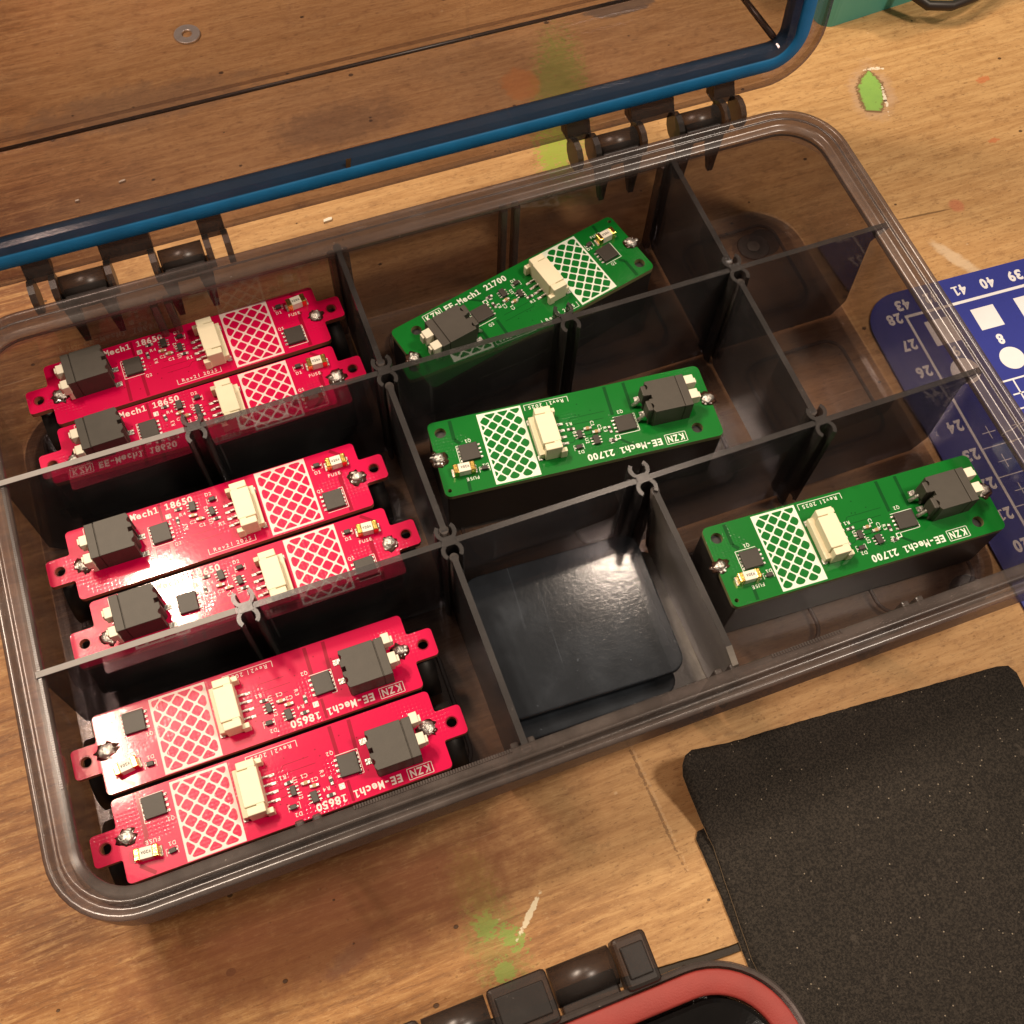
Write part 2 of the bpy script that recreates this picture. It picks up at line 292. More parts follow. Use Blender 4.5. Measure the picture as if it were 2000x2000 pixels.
# ------------------------------------------------------------------ mesh helpers (mm in, metres out)
class MB:
    def __init__(s): s.v = []; s.f = []; s.mi = []; s.sm = []
    def add(s, vs, fs, mi=0, smooth=False):
        o = len(s.v); s.v += [tuple(v) for v in vs]
        for f in fs: s.f.append([o + i for i in f]); s.mi.append(mi); s.sm.append(smooth)
        return s
    def box(s, x0, y0, z0, x1, y1, z1, mi=0, b=0.0):
        if b <= 0:
            vs = [(x, y, z) for z in (z0, z1) for y in (y0, y1) for x in (x0, x1)]
            return s.add(vs, [(0, 2, 3, 1), (4, 5, 7, 6), (0, 1, 5, 4), (2, 6, 7, 3), (0, 4, 6, 2), (1, 3, 7, 5)], mi)
        pts = [(x0, y0), (x1, y0), (x1, y1), (x0, y1)]
        return s.prism(rr_poly(x0, y0, x1, y1, b, 2), z0, z1, mi, bev=b)
    def prism(s, poly, z0, z1, mi=0, bev=0.0, smooth=False):
        n = len(poly)
        rings = [(0.0, z0)]
        if bev > 0: rings += [(0.0, z1 - bev), (bev * 0.35, z1 - bev * 0.3), (bev, z1)]
        else: rings += [(0.0, z1)]
        vs = []
        for off, z in rings: vs += [(x, y, z) for x, y in inset(poly, off)]
        fs = []
        for k in range(len(rings) - 1):
            for i in range(n): j = (i + 1) % n; fs.append((k * n + i, k * n + j, (k + 1) * n + j, (k + 1) * n + i))
        fs.append(tuple(reversed(range(n)))); fs.append(tuple((len(rings) - 1) * n + i for i in range(n)))
        return s.add(vs, fs, mi, smooth)
    def flat(s, poly, z, mi=0): return s.add([(x, y, z) for x, y in poly], [tuple(range(len(poly)))], mi)
    def cyl(s, p0, p1, r0, r1=None, n=20, mi=0, smooth=True):
        r1 = r0 if r1 is None else r1; a = Vector(p0); b = Vector(p1); d = (b - a).normalized()
        u = d.orthogonal().normalized(); w = d.cross(u)
        vs = [a + (u * cos(2 * pi * i / n) + w * sin(2 * pi * i / n)) * r0 for i in range(n)] + [b + (u * cos(2 * pi * i / n) + w * sin(2 * pi * i / n)) * r1 for i in range(n)]
        s.add(vs, [(i, (i + 1) % n, n + (i + 1) % n, n + i) for i in range(n)], mi, smooth)
        s.add(vs, [tuple(reversed(range(n))), tuple(range(n, 2 * n))], mi); return s
    def blob(s, c, r, mi=0, jit=0.12, n=10, m=7, seed=1):
        rn = random.Random(seed); vs = []
        for j in range(m + 1):
            th = pi * j / m
            for i in range(n):
                k = 1 + rn.uniform(-jit, jit) if 0 < j < m else 1; a = 2 * pi * i / n
                vs.append((c[0] + r[0] * k * sin(th) * cos(a), c[1] + r[1] * k * sin(th) * sin(a), c[2] + r[2] * k * cos(th)))
        return s.add(vs, [(j * n + i, (j + 1) * n + i, (j + 1) * n + (i + 1) % n, j * n + (i + 1) % n) for j in range(m) for i in range(n)], mi, True)
    def tube(s, pts, r, n=12, mi=0):
        P = [Vector(p) for p in pts]; vs = []; up = Vector((0, 0, 1))
        for k, p in enumerate(P):
            d = (P[min(k + 1, len(P) - 1)] - P[max(k - 1, 0)]).normalized(); u = d.cross(up)
            u = u.normalized() if u.length > 1e-4 else Vector((1, 0, 0)); w = d.cross(u)
            vs += [p + (u * cos(2 * pi * i / n) + w * sin(2 * pi * i / n)) * r for i in range(n)]
        s.add(vs, [(k * n + i, k * n + (i + 1) % n, (k + 1) * n + (i + 1) % n, (k + 1) * n + i) for k in range(len(P) - 1) for i in range(n)], mi, True)
        s.add(vs, [tuple(range(n)), tuple((len(P) - 1) * n + i for i in reversed(range(n)))], mi); return s
    def xform(s, M4):
        s.v = [tuple(M4 @ Vector(v)) for v in s.v]; return s
    def build(s, name, mats, parent=None, **tags):
        me = bpy.data.meshes.new(name)
        me.from_pydata([(x * S, y * S, z * S) for x, y, z in s.v], [], s.f)
        for mm in (mats if isinstance(mats, (list, tuple)) else [mats]): me.materials.append(mm)
        for p, mi, sm in zip(me.polygons, s.mi, s.sm): p.material_index = mi; p.use_smooth = sm
        bm = bmesh.new(); bm.from_mesh(me); bmesh.ops.remove_doubles(bm, verts=bm.verts, dist=1e-6)
        bmesh.ops.recalc_face_normals(bm, faces=[f for f in bm.faces if len(f.edges) > 0]); bm.to_mesh(me); bm.free(); me.update()
        o = bpy.data.objects.new(name, me); col.objects.link(o)
        if parent is not None: o.parent = parent
        for k, v in tags.items(): o[k] = v
        return o

def rr_poly(x0, y0, x1, y1, r, n=4):
    out = []
    for cx, cy, a0 in ((x1 - r, y0 + r, -90), (x1 - r, y1 - r, 0), (x0 + r, y1 - r, 90), (x0 + r, y0 + r, 180)):
        for i in range(n + 1): a = R_(a0 + 90 * i / n); out.append((cx + r * cos(a), cy + r * sin(a)))
    return out
def inset(poly, d):
    if d == 0: return list(poly)
    n = len(poly); A = sum(poly[i][0] * poly[(i + 1) % n][1] - poly[(i + 1) % n][0] * poly[i][1] for i in range(n)); sg = 1 if A > 0 else -1
    out = []
    for i in range(n):
        p0, p, p1 = Vector(poly[i - 1]), Vector(poly[i]), Vector(poly[(i + 1) % n])
        e0 = (p - p0); e1 = (p1 - p)
        if e0.length < 1e-9: e0 = e1
        if e1.length < 1e-9: e1 = e0
        e0.normalize(); e1.normalize()
        n0 = Vector((-e0.y, e0.x)) * sg; n1 = Vector((-e1.y, e1.x)) * sg; b = n0 + n1
        b = b / max(b.length_squared, 0.6) * 2 if b.length > 1e-6 else n0
        out.append((p.x + b.x * d, p.y + b.y * d))
    return out
def sweep_rr(mb, prof, x0, y0, x1, y1, R, n=10, mi=0, closed=False, cap0=False, cap1=False, smooth=False, plane=None, front=None):
    """profile of (inset, z) swept round a rounded rectangle; plane maps (x,y,z)->xyz"""
    N = 4 * (n + 1); vs = []
    for s_, z in prof:
        fr = front(z) if front and s_ > 1 else 0.0
        vs += [(x, y, z) for x, y in rr_poly(x0 + s_, y0 + s_ + fr, x1 - s_, y1 - s_, max(R - s_, 0.8), n)]
    if plane: vs = [plane(*v) for v in vs]
    K = len(prof); fs = []
    for k in range(K if closed else K - 1):
        k2 = (k + 1) % K
        for i in range(N): j = (i + 1) % N; fs.append((k * N + i, k * N + j, k2 * N + j, k2 * N + i))
    mb.add(vs, fs, mi, smooth)
    if cap0: mb.add(vs[:N], [tuple(reversed(range(N)))], mi)
    if cap1: mb.add(vs[-N:], [tuple(range(N))], mi)
    return mb

def empty(name, loc=(0, 0, 0), rz=0.0, **tags):
    o = bpy.data.objects.new(name, None); col.objects.link(o); o.location = Vector(loc) * S; o.rotation_euler = (0, 0, rz)
    o.empty_display_size = 0.01
    for k, v in tags.items(): o[k] = v
    return o
def kids(o): return [c for c in bpy.data.objects if c.parent == o]
def copy_tree(o, parent=None):
    c = o.copy(); col.objects.link(c); c.parent = parent
    for k in kids(o): copy_tree(k, c)
    return c

# lettering: glyph outlines from Blender's own font, placed one by one at a fixed pitch
_glyph = {('1', b_): ([(0.02, 0), (0.46, 0), (0.46, 0.10), (0.31, 0.10), (0.31, 0.70), (0.20, 0.70), (0.02, 0.60), (0.02, 0.49), (0.18, 0.57), (0.18, 0.10), (0.02, 0.10)], [tuple(range(11))]) for b_ in (.012, .015, .03, .045, .05)}
def glyph(ch, bold=0.02):
    if (ch, bold) not in _glyph:
        cu = bpy.data.curves.new('glyph', 'FONT'); cu.body = ch; cu.size = 1.0; cu.resolution_u = 3; cu.offset = bold
        ob = bpy.data.objects.new('glyph', cu); col.objects.link(ob); dg = bpy.context.evaluated_depsgraph_get()
        me = bpy.data.meshes.new_from_object(ob.evaluated_get(dg)); vs = [(v.co.x, v.co.y) for v in me.vertices]; fs = [tuple(p.vertices) for p in me.polygons]
        bpy.data.objects.remove(ob); bpy.data.curves.remove(cu); bpy.data.meshes.remove(me)
        _glyph[(ch, bold)] = (vs, fs)
    return _glyph[(ch, bold)]
def text(mb, s, x, y, h, pitch, z, mi, ang=0.0, bold=0.02, wide=1.0):
    """cap height h, baseline start (x,y), running along ang degrees"""
    k = h / 0.70; ca, sa = cos(R_(ang)), sin(R_(ang))
    for i, ch in enumerate(s):
        if ch == ' ': continue
        vs, fs = glyph(ch, bold)
        if not vs: continue
        x0 = min(v[0] for v in vs); x1 = max(v[0] for v in vs); gw = (x1 - x0) * k * wide; sx = wide
        if gw > pitch * 0.86: sx = wide * pitch * 0.86 / gw; gw = pitch * 0.86
        ox = i * pitch + (pitch - gw) / 2
        out = []
        for vx, vy in vs:
            lx = ox + (vx - x0) * k * sx; ly = vy * k
            out.append((x + lx * ca - ly * sa, y + lx * sa + ly * ca, z))
        mb.add(out, fs, mi)

# ================================================================== setting
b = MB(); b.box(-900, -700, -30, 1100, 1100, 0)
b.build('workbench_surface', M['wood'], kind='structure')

# ================================================================== storage case
X0, X1, Y0, Y1, H = -1.0, 250.0, -1.5, 155.0, 43.0
case = empty('storage_case', (0, 0, 0), label='large open smoky see-through case with blue seal holding the circuit boards', category='case')
b = MB()
prof = [(1.8, 0.6), (2.8, 33.6), (0.0, 33.6), (0.0, 42.4), (0.3, 42.9), (0.9, 43.1), (1.7, 42.8), (2.0, 41.9), (2.6, 41.6), (3.1, 41.9), (3.3, 43.0), (3.7, 43.4), (4.2, 43.2), (4.5, 42.2), (5.2, 41.8), (6.6, 41.6), (7.1, 41.2), (7.2, 40.2), (6.8, 39.4), (5.0, 38.4), (4.5, 37.0), (3.4, 6.0), (4.0, 3.6), (5.4, 2.6), (7.0, 2.4)]
K = 20
sweep_rr(b, prof, X0, Y0, X1, Y1, 18, 10, cap0=True, cap1=True, front=lambda z: 6.0 * min(1, max(0, (37.5 - z) / 35.0)))
# rim is denser plastic than the walls
for i, f in enumerate(b.f):
    zc = sum(b.v[j][2] for j in f) / len(f)
    b.mi[i] = 1 if zc > 33.5 else 0
    b.sm[i] = False
# rounded groove runs (smooth) on the rim only
for i, f in enumerate(b.f):
    zc = sum(b.v[j][2] for j in f) / len(f)
    if zc > 41.3: b.sm[i] = True
# divider channels moulded into back and front walls
for px in (52, 101, 151, 200):
    for y0, y1 in ((148.4, 151.3), (4.4, 7.4)):
        for dx in (-2.9, 0.9):
            b.box(px + dx, y0, 2.6, px + dx + 2.0, y1, 38.5, 1, b=0.45)
for x0 in (3.2, 56, 106, 155, 205):      # low ribs in the floor of each cell
    for y0, y1 in ((10, 50), (62, 101), (112, 148)):
        x1 = {3.2: 50, 56: 99, 106: 149, 155: 198, 205: 246}[x0]
        sweep_rr(b, [(0, 2.41), (0.3, 2.9), (0.9, 2.9), (1.2, 2.41)], x0 + 4, y0 + 2, x1 - 6, y1 - 2, 6, 5, 0, closed=True)
b.cyl((230.5, 138, 2.42), (230.5, 138, 2.9), 5.2, 4.9, 24, 0); b.cyl((230.5, 138, 2.9), (230.5, 138, 3.0), 2.2, 2.0, 16, 1)
# knurled strip on the front lip, catch recess on the skirt
for i in range(58):
    x = 62 + i * 0.62; b.box(x, 4.7, 41.55, x + 0.32, 5.5, 42.0, 1)
for i in range(26):
    x = 161 + i * 0.7; b.box(x, 4.6, 41.55, x + 0.3, 5.5, 42.05, 1)
for i in range(140):
    y = 30 + i * 0.55; b.box(4.9, y, 41.5, 5.6, y + 0.3, 41.95, 1)
for fx, fy in ((12, 12), (12, 140), (236, 12), (236, 140)): b.cyl((fx, fy, 0), (fx, fy, 0.62), 5, 5, 20, 0)
b.build('body', [M['case'], M['rim']], case)

# hinges on the base: barrels between arms, ribs under them
def hinge_base(cx):
    for x0, x1 in ((cx - 19.3, cx - 7.6), (cx + 6.8, cx + 18.4)):
        h = MB(); h.cyl((x0, 159.2, 41.2), (x1, 159.2, 41.2), 3.5, n=26)
        h.box(x0 + 0.3, 154.9, 37.5, x1 - 0.3, 158.6, 42.2, 0, b=0.5)
        h.build('hinge_barrel', M['hinge'], case)
    for x in (cx - 18.5, cx - 9, cx + 7.5, cx + 17.2):
        h = MB(); h.add([(x - 2.1, 154.4, 40), (x + 2.1, 154.4, 40), (x + 2.1, 160.0, 39), (x - 2.1, 160.0, 39), (x - .8, 153.8, 25), (x + .8, 153.8, 25), (x + .8, 155.4, 25), (x - .8, 155.4, 25)],
              [(0, 1, 2, 3), (4, 7, 6, 5), (0, 4, 5, 1), (1, 5, 6, 2), (2, 6, 7, 3), (3, 7, 4, 0)]); h.build('hinge_rib', M['hinge'], case)
hinge_base(48.5); hinge_base(200.5)

# the lid stands open behind, almost upright
AL = R_(85)
lid = empty('lid', (0, 163.2, 43.0)); lid.parent = case
def lp(x, s_, d): return (x, s_ * cos(AL) + d * sin(AL), s_ * sin(AL) - d * cos(AL))
LX0, LX1, LH = -3.0, 252.6, 158
lb = MB()
pr = [(0, 3.0), (0, 0.6), (0.5, 0), (1.4, 0), (1.7, 1.6), (5.2, 1.7), (5.3, 4.2), (12.9, 4.2), (13.0, 2.6), (10.6, 0.7), (10.5, -0.1), (13.2, -0.3), (13.6, 1.2), (13.8, 2.6), (14.3, 30), (15.6, 32.2), (17.5, 32.6),
      (17.5, 34.2), (14.2, 34.0), (12.4, 31), (12.0, 6.2), (4.4, 6.2), (3.6, 3.4)]
def sweep_lid(mb, prof, mi=0, closed=True, caps=False, Rc=17, n=10, smooth=False):
    N = 4 * (n + 1); vs = []
    for s_, d in prof:
        rr = max(Rc - s_, 0.8) if s_ < 14 or d < 4 else max(Rc - s_, 2.4)
        vs += [lp(x, y, d) for x, y in rr_poly(LX0 + s_, s_, LX1 - s_, LH - s_, rr, n)]
    K_ = len(prof)
    fs = [(k * N + i, k * N + (i + 1) % N, ((k + 1) % K_) * N + (i + 1) % N, ((k + 1) % K_) * N + i) for k in range(K_ if closed else K_ - 1) for i in range(N)]
    mb.add(vs, fs, mi, smooth)
    if caps: mb.add(vs[:N], [tuple(reversed(range(N)))], mi); mb.add(vs[-N:], [tuple(range(N))], mi)
sweep_lid(lb, pr)
for i, f in enumerate(lb.f):
    k = i // 44
    lb.mi[i] = 1 if k in (0, 1, 2) else 0
lb.build('lid_frame', [M['lid'], M['rim']], lid)
lpn = MB(); sweep_lid(lpn, [(17.5, 32.6), (17.5, 34.2)], closed=False, caps=True); lpn.build('lid_panel', M['lid'], lid)
g = MB(); sweep_lid(g, [(5.4, 4.1), (5.3, 1.2), (5.6, 0.3), (6.2, -0.3), (9.6, -0.35), (10.3, 0.2), (10.4, 0.9), (12.7, 2.4), (12.8, 4.1)], smooth=True); g.build('blue_seal', M['blue_gasket'], lid)
# reinforcing ridge along the lower inner corner of the lid
rd = MB()
for xx in (LX1 - 15.6, LX0 + 15.6):
    a = lp(xx, 15.2, 3.0); c = lp(xx - (1.5 if xx > 100 else -1.5), 16.8, 32.0); rd.cyl(a, c, 1.0, 0.9, 10)
rd.cyl(lp(LX0 + 16, 15.8, 32.2), lp(LX1 - 17, 15.8, 32.2), 0.55, n=8)
rd.build('corner_ridge', M['hinge'], lid)
# lid side arms of the hinges
def lid_arm(x0, x1, wide):
    a = MB()
    a.add([lp(x0, 5.2, 6.3), lp(x1, 5.2, 6.3), lp(x1, -0.5, 5.0), lp(x0, -0.5, 5.0), lp(x0, 5.2, 1.8), lp(x1, 5.2, 1.8), lp(x1, -0.5, -0.8), lp(x0, -0.5, -0.8)],
          [(0, 1, 2, 3), (4, 7, 6, 5), (0, 4, 5, 1), (1, 5, 6, 2), (2, 6, 7, 3), (3, 7, 4, 0)])
    for xa in ([x0, x1 - 1.7] if wide else [x0, x1 - 1.4]):
        n = 12; ring = [(159.2 + 4.6 * cos(2 * pi * i / n) - 163.2, 41.2 + 4.6 * sin(2 * pi * i / n) - 43) for i in range(n)]
        w_ = 1.7
        a.add([(xa, y, z) for y, z in ring] + [(xa + w_, y, z) for y, z in ring], [(i, (i + 1) % n, n + (i + 1) % n, n + i) for i in range(n)] + [tuple(reversed(range(n))), tuple(range(n, 2 * n))], 0)
    a.build('hinge_arm', M['hinge'], lid)
for c in (48.5, 200.5):
    lid_arm(c - 27, c - 20, False); lid_arm(c - 7.2, c + 6.2, True); lid_arm(c + 19.0, c + 25.6, False)
# glue residue on the seal
gl = MB(); gl.add([lp(96 + x, 8 + y, 0.1) for x, y in ((0, 0), (14, -1), (15, 5), (13.6, 5.2), (13, 0.2), (0, 1))], [tuple(range(6))]); gl.add([lp(78 + x, 8 + y, 0.1) for x, y in ((0, 0), (5, .3), (4.5, 1.6), (1, 1.5))], [(0, 1, 2, 3)])
gl.build('glue_residue', simple('old_glue', (0.35, 0.20, 0.06), 0.4), lid)

# ================================================================== dividers
DT = 1.5
def clip_ring(mb, cx, cy, side, axis, z0, z1):
    """open C prong: side +-1, axis 'y' (sticks out along y) or 'x'"""
    n = 12; r1, r0 = 2.7, 1.7; off = side * (DT / 2 + 1.9); vs = []
    for zz in (z0, z1):
        for r in (r1, r0):
            for i in range(n + 1):
                a = R_(90 + 48 + (360 - 96) * i / n) if side > 0 else R_(-90 + 48 + (360 - 96) * i / n)
                u, v_ = r * cos(a), r * sin(a)
                vs.append((cx + u, cy + off + v_, zz) if axis == 'y' else (cx + off + v_, cy + u, zz))
    m_ = n + 1; f = []
    for i in range(n):
        f += [(i, i + 1, 2 * m_ + i + 1, 2 * m_ + i), (m_ + i, 3 * m_ + i, 3 * m_ + i + 1, m_ + i + 1), (2 * m_ + i, 2 * m_ + i + 1, 3 * m_ + i + 1, 3 * m_ + i), (i, m_ + i, m_ + i + 1, i + 1)]
    for i in (0, n): f.append((i, m_ + i, 3 * m_ + i, 2 * m_ + i))
    mb.add(vs, f, 0, False)
def long_divider(y, label, zt=42.2):
    r = empty('long_divider', (125, y, 2.6), label=label, category='divider', group='long dividers running the length of the case')
    b = MB(); o = 125
    pts = [(5.5 - o, 0.2), (4.6 - o, 24), (7.0 - o, 33), (4.4 - o, 38.6), (4.4 - o, zt - 2.6), (245.8 - o, zt - 2.6), (247.0 - o, 38.4), (242.4 - o, 31.5), (244.8 - o, 24), (243.6 - o, 3.5), (240.5 - o, 0.2)]
    pts = [(4.2 - o, 4), (2.4 - o + 2.5, 34.5), (4.2 - o, 37.2), (4.6 - o, zt - 2.6), (246.6 - o, zt - 2.6), (247.2 - o, 38.6), (242.8 - o, 34.5), (244.8 - o, 6), (241.5 - o, 0.2), (7 - o, 0.2)]
    n = len(pts)
    b.add([(x, -DT / 2, z) for x, z in pts] + [(x, DT / 2, z) for x, z in pts], [tuple(range(n)), tuple(reversed(range(n, 2 * n)))] + [(i, (i + 1) % n, n + (i + 1) % n, n + i) for i in range(n)])
    for i, f in enumerate(b.f):
        if all(abs(b.v[j][2] - (zt - 2.6)) < 1e-6 for j in f): b.mi[i] = 1
    b.build('panel', [M['divider'], M['divider_top']], r)
    e_ = MB(); e_.box(4.7 - o, -0.72, zt - 2.6, 49.5 - o, 0.72, zt - 2.45); e_.build('worn_top_edge', M['divider_edge'], r)
    for px in (52, 101, 151, 200):
        c = MB()
        for sd in (-1, 1): clip_ring(c, px - o, 0, sd, 'y', 1.0, zt - 2.2)
        c.box(px - o - 1.6, -DT / 2 - 0.5, 0.6, px - o + 1.6, DT / 2 + 0.5, zt - 2.1, 0)
        c.build('slot_clip', [M['divider_top']], r)
    return r
long_divider(106.8, 'long smoky divider behind the lower green board row, nearer the hinges, with four slot clips')
long_divider(56.5, 'long smoky divider nearer the front of the case, with the lone red-board slot clip bare')
def short_divider(x, y0, y1, label, zt=41.2, lean=0.0, rc=0.8, mat='divider'):
    r = empty('short_divider', (x, (y0 + y1) / 2, 2.6), label=label, category='divider', group='short cross dividers between the compartments')
    b = MB(); h = (y1 - y0) / 2; zz = zt - 2.6
    pts = [(-h + 2.5, 0.2), (-h, 3), (-h, zz - rc * 1.25), (-h + rc * .3, zz - rc * .35), (-h + rc, zz), (h - .8, zz), (h, zz - 1), (h, 3), (h - 2.5, 0.2)]; n = len(pts)
    b.add([(-DT / 2 * 1.0, y, z) for y, z in pts] + [(DT / 2, y, z) for y, z in pts], [tuple(range(n)), tuple(reversed(range(n, 2 * n)))] + [(i, (i + 1) % n, n + (i + 1) % n, n + i) for i in range(n)])
    for i, f in enumerate(b.f):
        if all(abs(b.v[j][2] - zz) < 1e-6 for j in f): b.mi[i] = 1
    b.build('panel', [M[mat], M['divider_top']], r)
    for sy in (-h + 0.9, h - 0.9):
        e = MB(); e.cyl((0, sy, 3), (0, sy, zz - 0.2 - (rc * 1.2 if rc > 1 and sy < 0 else 0)), 1.15, n=12); e.build('edge_bead', M['rim'], r)
    r.rotation_euler = (0, lean, 0)
    return r
short_divider(101, 109.6, 150.5, 'short smoky divider between the back pair of red boards and the tilted green board')
short_divider(101, 59.4, 103.9, 'short smoky divider between the middle red boards and the middle green board')
short_divider(101, 3.8, 53.7, 'short smoky divider between the front red boards and the pile of loose plates')
short_divider(200, 109.6, 150.5, 'short smoky divider between the tilted green board and the empty corner compartment')
short_divider(200, 59.4, 103.9, 'short smoky divider right of the middle green board, by the empty right compartment')
short_divider(157.2, 4.6, 53.7, 'short smoky divider leaning between the loose plates and the rightmost green board', zt=42.0, lean=R_(-6.5), rc=6.0, mat='frost')

# loose divider plates lying in the front middle compartment
def plate(name, cx, cy, z, w_, h_, rz, tilt, label, mat='loose', r=4, th=1.5):
    b = MB(); b.prism(rr_poly(-w_ / 2, -h_ / 2, w_ / 2, h_ / 2, r, 5), 0, th, 0, bev=0.4)
    b.box(-w_ / 2 + 0.3, -h_ / 2 + 6, -1.3, -w_ / 2 + 1.3, h_ / 2 - 6, 0, 0); b.box(w_ / 2 - 1.3, -h_ / 2 + 6, -1.3, w_ / 2 - 0.3, h_ / 2 - 6, 0, 0)
    o = b.build(name, M[mat], None, label=label, category='divider plate', group='loose divider plates piled in the front middle compartment')
    o.location = Vector((cx, cy, z)) * S; o.rotation_euler = (R_(tilt[0]), R_(tilt[1]), R_(rz)); return o
plate('loose_divider_plate', 125.6, 34.4, 18.5, 47, 38.5, -2.5, (0.4, 0.0), 'dark navy loose plate lying on top of the pile in the front middle compartment')
plate('loose_divider_plate', 124.6, 30.2, 13.5, 43, 38.0, -1.0, (1.0, 0.5), 'second loose navy plate, its lower edge showing just below the top one')
plate('loose_divider_plate', 122.6, 27.2, 7.5, 39, 37.5, 0.5, (0.5, 0), 'lowest loose navy plate of the pile, against the front wall')
plate('loose_divider_plate', 148.0, 30.2, 3.6, 17, 44, -0.5, (0, 4), 'grey frosted plate lying flat on the case floor between the pile and the leaning divider', 'frost', 3)

# ================================================================== circuit boards
def cut_rect(mb, poly, holes, z0, z1, mats):
    """board outline with round holes: triangulated top/bottom through bmesh"""
    bm = bmesh.new(); loops = [poly] + [[(cx + r * cos(2 * pi * i / 20), cy + r * sin(2 * pi * i / 20)) for i in range(20)] for cx, cy, r in holes]
    edges = []
    for lp_ in loops:
        vs = [bm.verts.new((x, y, 0)) for x, y in lp_]
        edges += [bm.edges.new((vs[i], vs[(i + 1) % len(vs)])) for i in range(len(vs))]
    bmesh.ops.triangle_fill(bm, use_beauty=True, use_dissolve=False, edges=edges)
    bm.verts.ensure_lookup_table(); bm.verts.index_update()
    V = [(v.co.x, v.co.y) for v in bm.verts]; F = [tuple(v.index for v in f.verts) for f in bm.faces]; bm.free()
    mb.add([(x, y, z1) for x, y in V], F, mats[0]); mb.add([(x, y, z0) for x, y in V], [tuple(reversed(f)) for f in F], mats[0])
    for k, lp_ in enumerate(loops):
        n = len(lp_); mb.add([(x, y, z0) for x, y in lp_] + [(x, y, z1) for x, y in lp_], [(i, (i + 1) % n, n + (i + 1) % n, n + i) for i in range(n)], mats[1])
def clip_poly(poly, x0, y0, x1, y1):
    def cl(P, f, g):
        out = []
        for i in range(len(P)):
            a, b_ = P[i - 1], P[i]; fa, fb = f(a), f(b_)
            if fa >= 0: 
                if fb >= 0: out.append(b_)
                else: out.append(g(a, b_, fa / (fa - fb)))
            elif fb >= 0: out.append(g(a, b_, fa / (fa - fb))); out.append(b_)
        return out
    lerp = lambda a, b_, t_: (a[0] + (b_[0] - a[0]) * t_, a[1] + (b_[1] - a[1]) * t_)
    for f in (lambda p_: p_[0] - x0, lambda p_: x1 - p_[0], lambda p_: p_[1] - y0, lambda p_: y1 - p_[1]):
        if len(poly) < 3: return []
        poly = cl(poly, f, lerp)
    return poly
def soften(poly, r):
    out = []; n = len(poly)
    for i in range(n):
        p0, p, p1 = Vector(poly[i - 1]), Vector(poly[i]), Vector(poly[(i + 1) % n])
        a = (p0 - p); c = (p1 - p); k = min(r, a.length * .4, c.length * .4)
        if a.length < 1e-6 or c.length < 1e-6: continue
        out += [tuple(p + a.normalized() * k), tuple(p + (a.normalized() + c.normalized()) * k * 0.30), tuple(p + c.normalized() * k)]
    return out
def area(P): return abs(sum(P[i][0] * P[(i + 1) % len(P)][1] - P[(i + 1) % len(P)][0] * P[i][1] for i in range(len(P)))) / 2
def hatch(mb, x0, y0, x1, y1, z, white, mask, p=3.85, ox=0.0, oy=0.0):
    mb.flat([(x0, y0), (x1, y0), (x1, y1), (x0, y1)], z, white)
    mrg = 0.55; h = p / 2 * 0.84
    nx = int((x1 - x0) / p * 2) + 4; ny = int((y1 - y0) / p * 2) + 4
    for i in range(-2, nx):
        for j in range(-2, ny):
            if (i + j) % 2: continue
            cx, cy = x0 + ox + i * p / 2, y0 + oy + j * p / 2
            q = clip_poly([(cx + h, cy), (cx, cy + h), (cx - h, cy), (cx, cy - h)], x0 + mrg, y0 + mrg, x1 - mrg, y1 - mrg)
            if len(q) >= 3 and area(q) > 2 * h * h * 0.22: mb.flat(soften(q, 0.42), z + 0.025, mask)

def chip(parent, x0, y0, x1, y1, z, h, legs, mat='chip', name='transistor_chip'):
    c = MB(); c.box(x0, y0, z + 0.1, x1, y1, z + h, 0, b=0.12); o = c.build(name, M[mat], parent)
    L = MB()
    for (lx0, ly0, lx1, ly1) in legs: L.box(lx0, ly0, z, lx1, ly1, z + 0.28, 0)
    if legs: L.build('chip_leg', M['solder'], o, kind='stuff') if len(legs) > 100 else L.build('chip_leg', M['solder'], o)
    return o
def power_chip(parent, x0, y0, x1, y1, z, pins_left):
    """5x5 body, four legs on one side, a row of scalloped pads on the other"""
    legs = []; n = 4; w_ = (y1 - y0) / n
    for i in range(n):
        yy = y0 + w_ * (i + .3)
        if pins_left: legs.append((x0 - 0.75, yy, x0 + .05, yy + w_ * .42))
        else: legs.append((x1 - .05, yy, x1 + 0.75, yy + w_ * .42))
    for i in range(5):
        yy = y0 + (y1 - y0) / 5 * (i + .2); ww = (y1 - y0) / 5 * .62
        if pins_left: legs.append((x1 - .05, yy, x1 + 0.35, yy + ww))
        else: legs.append((x0 - 0.35, yy, x0 + .05, yy + ww))
    return chip(parent, x0, y0, x1, y1, z, 1.05, legs)

